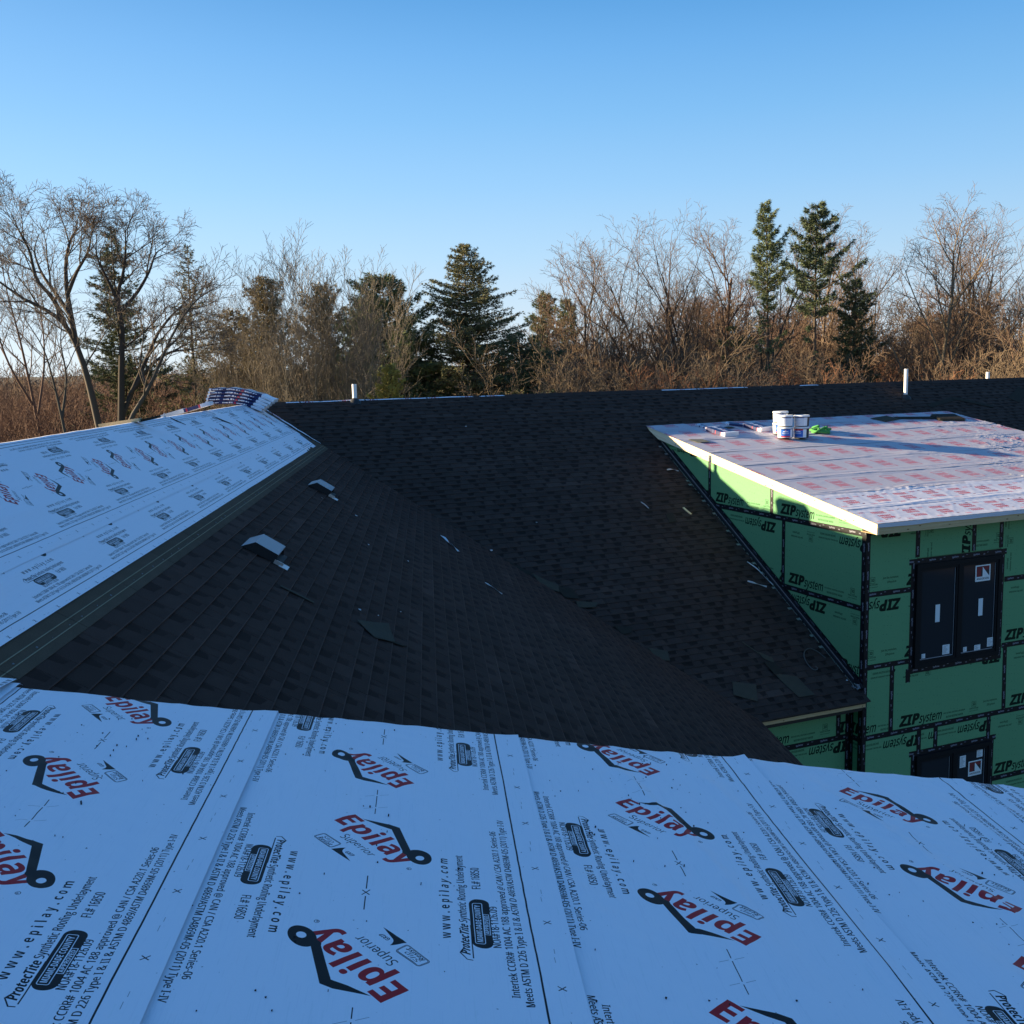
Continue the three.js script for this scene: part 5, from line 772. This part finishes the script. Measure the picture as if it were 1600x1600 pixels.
// bare trees right of centre
[[838, 478, 62, 301, 1, 'thin bare tree between the big cone-shaped conifer and the small pine tops'], [925, 430, 58, 302, 2, 'pale bare tree right of the small pine tops, first of the bare row'], [962, 408, 56, 303, 1, 'slim bare tree, second of the bare row right of the small pine tops'], [1012, 380, 54, 304, 3, 'many-stemmed bare tree at the left shoulder of the tall bare group'], [1048, 366, 56, 305, 2, 'bare tree with two stems in the left half of the tall bare group'], [1085, 356, 54, 306, 3, 'broad bare tree in the middle of the tall bare group'], [1128, 346, 55, 307, 2, 'tallest bare tree of the group left of the slim pine'], [1160, 372, 58, 308, 1, 'thin bare tree right beside the tallest slim pine'], [1238, 362, 64, 309, 1, 'thin bare tree seen between the two tall pines'], [1310, 440, 58, 310, 2, 'low bare tree just right of the dark clumped pine'], [1376, 378, 60, 311, 1, 'bare tree left of the pale straight-trunked one'], [1428, 348, 56, 312, 1, 'bare tree with a pale straight trunk behind the tall vent pipe'], [1462, 372, 60, 313, 2, 'bare tree right of the tall vent pipe, first one'], [1500, 362, 56, 314, 2, 'bare tree with crossing stems right of the tall vent pipe'], [1540, 380, 60, 315, 1, 'slim bare tree left of the rightmost pair'], [1572, 372, 54, 316, 2, 'bare tree close to the right border, left one'], [1606, 384, 56, 317, 2, 'bare tree cut by the right border of the photo']].forEach(([px, py, d, seed, stems, label], i) => {
  bare(px, py, d, { seed, stems, lean: stems > 1 ? .2 : .06, trunk: .9, kids: [15, 7, 6, 3], ang: [34, 40, 44, 46], from: .40, wob: .13, up: .06, max: 4, dens: stems > 2 ? .72 : stems > 1 ? .85 : 1.05, shr: [.34, .54, .54, .52], rmin: .006 }, label, seed === 312 ? BK.pale : [BK.tan, BK.dark, BK.grey, BK.red][i % 4], BK.twigTan, 'bare trees of the row right of centre');
});
// ------------------------------------------------------------------ brush and the woods beyond: uncountable
function bushGeo(seed, h, n, o = {}) { const R = rng(seed), T = new TB(); for (let k = 0; k < n; k++) { const az = R() * 6.283, l = .08 + R() * (o.splay ?? .3); grow({ max: 3, kids: [12, 7, 5], ang: [30, 38, 42], shr: [.30, .55, .5], from: .45, wob: .09, up: .01, rmin: .007, ...o }, T, T, V((R() - .5) * 2, 0, (R() - .5) * 2), V(Math.cos(az) * l, 1, Math.sin(az) * l).normalize(), h * (.72 + R() * .22), .032 + R() * .02, 0, R); } return T.geo(); }
function scatter(name, geo, mat, list, label, cat) { const m = shade(new THREE.InstancedMesh(geo, mat, list.length)); m.name = numbered(name); const M4 = new THREE.Matrix4(), q = new THREE.Quaternion(); list.forEach(([x, y, z, s, r, sy = 1], i) => m.setMatrixAt(i, M4.compose(V(x, y, z), q.setFromAxisAngle(Y, r), V(s, s * sy, s)))); scene.add(m); return tag(m, label, cat, null, 'stuff'); }
{
  const R = rng(400), L = [[], [], [], [], []];
  const add = (k, px, d, s, sy) => { const p = site(px, d); L[k].push([p.x, -.1, p.z, s, R() * 6.28, sy]); };
  const tops = (y0, y1) => y0 + (y1 - y0) * R();                   // wanted heights, metres; the shapes below are 10 m tall
  for (let i = 0; i < 84; i++) { const hh = tops(11.6, 14.0); add(i % 2, 815 + R() * 830, 45 + R() * 24, hh / 10, 1); }
  for (let i = 0; i < 90; i++) { const hh = tops(11.4, 13.4); add(2, 850 + R() * 790, 60 + R() * 40, hh / 10, 1); }
  for (let i = 0; i < 34; i++) { const hh = tops(11.4, 13.2); add(2, 1080 + R() * 250, 44 + R() * 10, hh / 10, 1); }
  for (let i = 0; i < 80; i++) { const hh = tops(10.6, 12.9); add(3, -60 + R() * 420, 48 + R() * 55, hh / 10, 1); }
  for (let i = 0; i < 16; i++) { const hh = tops(11, 12.8); add(4, 330 + R() * 520, 56 + R() * 18, hh / 10, 1); }
  scatter('brush', bushGeo(401, 10, 6), BK.twigTan, L[0], 'tangled tan brush under the bare trees right of centre', 'brush');
  scatter('brush', bushGeo(402, 10, 5, { splay: .22 }), bark(.20, .145, .095), L[1], 'pale thin saplings and brush along the right tree line', 'brush');
  scatter('brush', bushGeo(403, 10, 8), bark(.30, .135, .065), L[2], 'reddish brown brush at the foot of the right tree line', 'brush');
  scatter('brush', bushGeo(404, 10, 7), bark(.17, .092, .06), L[3], 'dull brown brush behind the left bare trees', 'brush');
  scatter('brush', bushGeo(405, 10, 6, { splay: .4 }), BK.grey, L[4], 'grey brown brush under the conifers', 'brush');
  const back = (seed) => { const T = new TB(), r = rng(seed); for (let k = 0; k < 2; k++) grow({ max: 4, kids: [14, 7, 5, 3], ang: [32, 38, 42, 44], shr: [.34, .54, .54, .5], from: .4, wob: .12, up: .06, rmin: .009 }, T, T, V(k * .8, 0, k * .4), V((k - .5) * .25, 1, (r() - .5) * .2).normalize(), 10 * (.86 + r() * .1), .10, 0, r); return T.geo(); };
  const Bk = [[], [], []]; for (let i = 0; i < 30; i++) { const px = 880 + R() * 760, d = 66 + R() * 26, hh = (px > 1330 ? 15.5 : px > 980 ? 16 : 14.2) * (.86 + R() * .2), p = site(px, d); Bk[i % 3].push([p.x, 0, p.z, hh / 10, R() * 6.28, 1]); }
  scatter('bare_woods', back(421), BK.dark, Bk[0], 'dark thin bare woods close behind the front row of trees', 'woods'); scatter('bare_woods', back(422), BK.tan, Bk[1], 'tan thin bare woods close behind the front row of trees', 'woods'); scatter('bare_woods', back(423), BK.red, Bk[2], 'reddish thin bare woods close behind the front row of trees', 'woods');
  // woods beyond, reading as one mass
  const wood = (seed, h) => { const T = new TB(), r = rng(seed); grow({ max: 3, kids: [12, 6, 4], ang: [40, 42, 44], shr: [.42, .5, .5], from: .22, wob: .12, up: .05, rmin: .03 }, T, T, V(0, 0, 0), V(0, 1, 0), h, .16, 0, r); return T.geo(); };
  const F = [[], []]; for (let i = 0; i < 900; i++) { const a = (-36 + R() * 72) * Math.PI / 180, d = 120 + Math.pow(R(), 1.4) * 600; F[i % 2].push([Math.sin(a) * d, -1, -Math.cos(a) * d, 1 + R() * .25, R() * 6.28, .9 + R() * .25]); }
  scatter('far_woods', wood(411, 11.5), bark(.17, .105, .075), F[0], 'leafless brown woods far behind the tree line', 'woods'); scatter('far_woods', wood(412, 10.5), bark(.21, .14, .09), F[1], 'lighter leafless woods far behind the tree line', 'woods');
}
renderer.render(scene, camera);
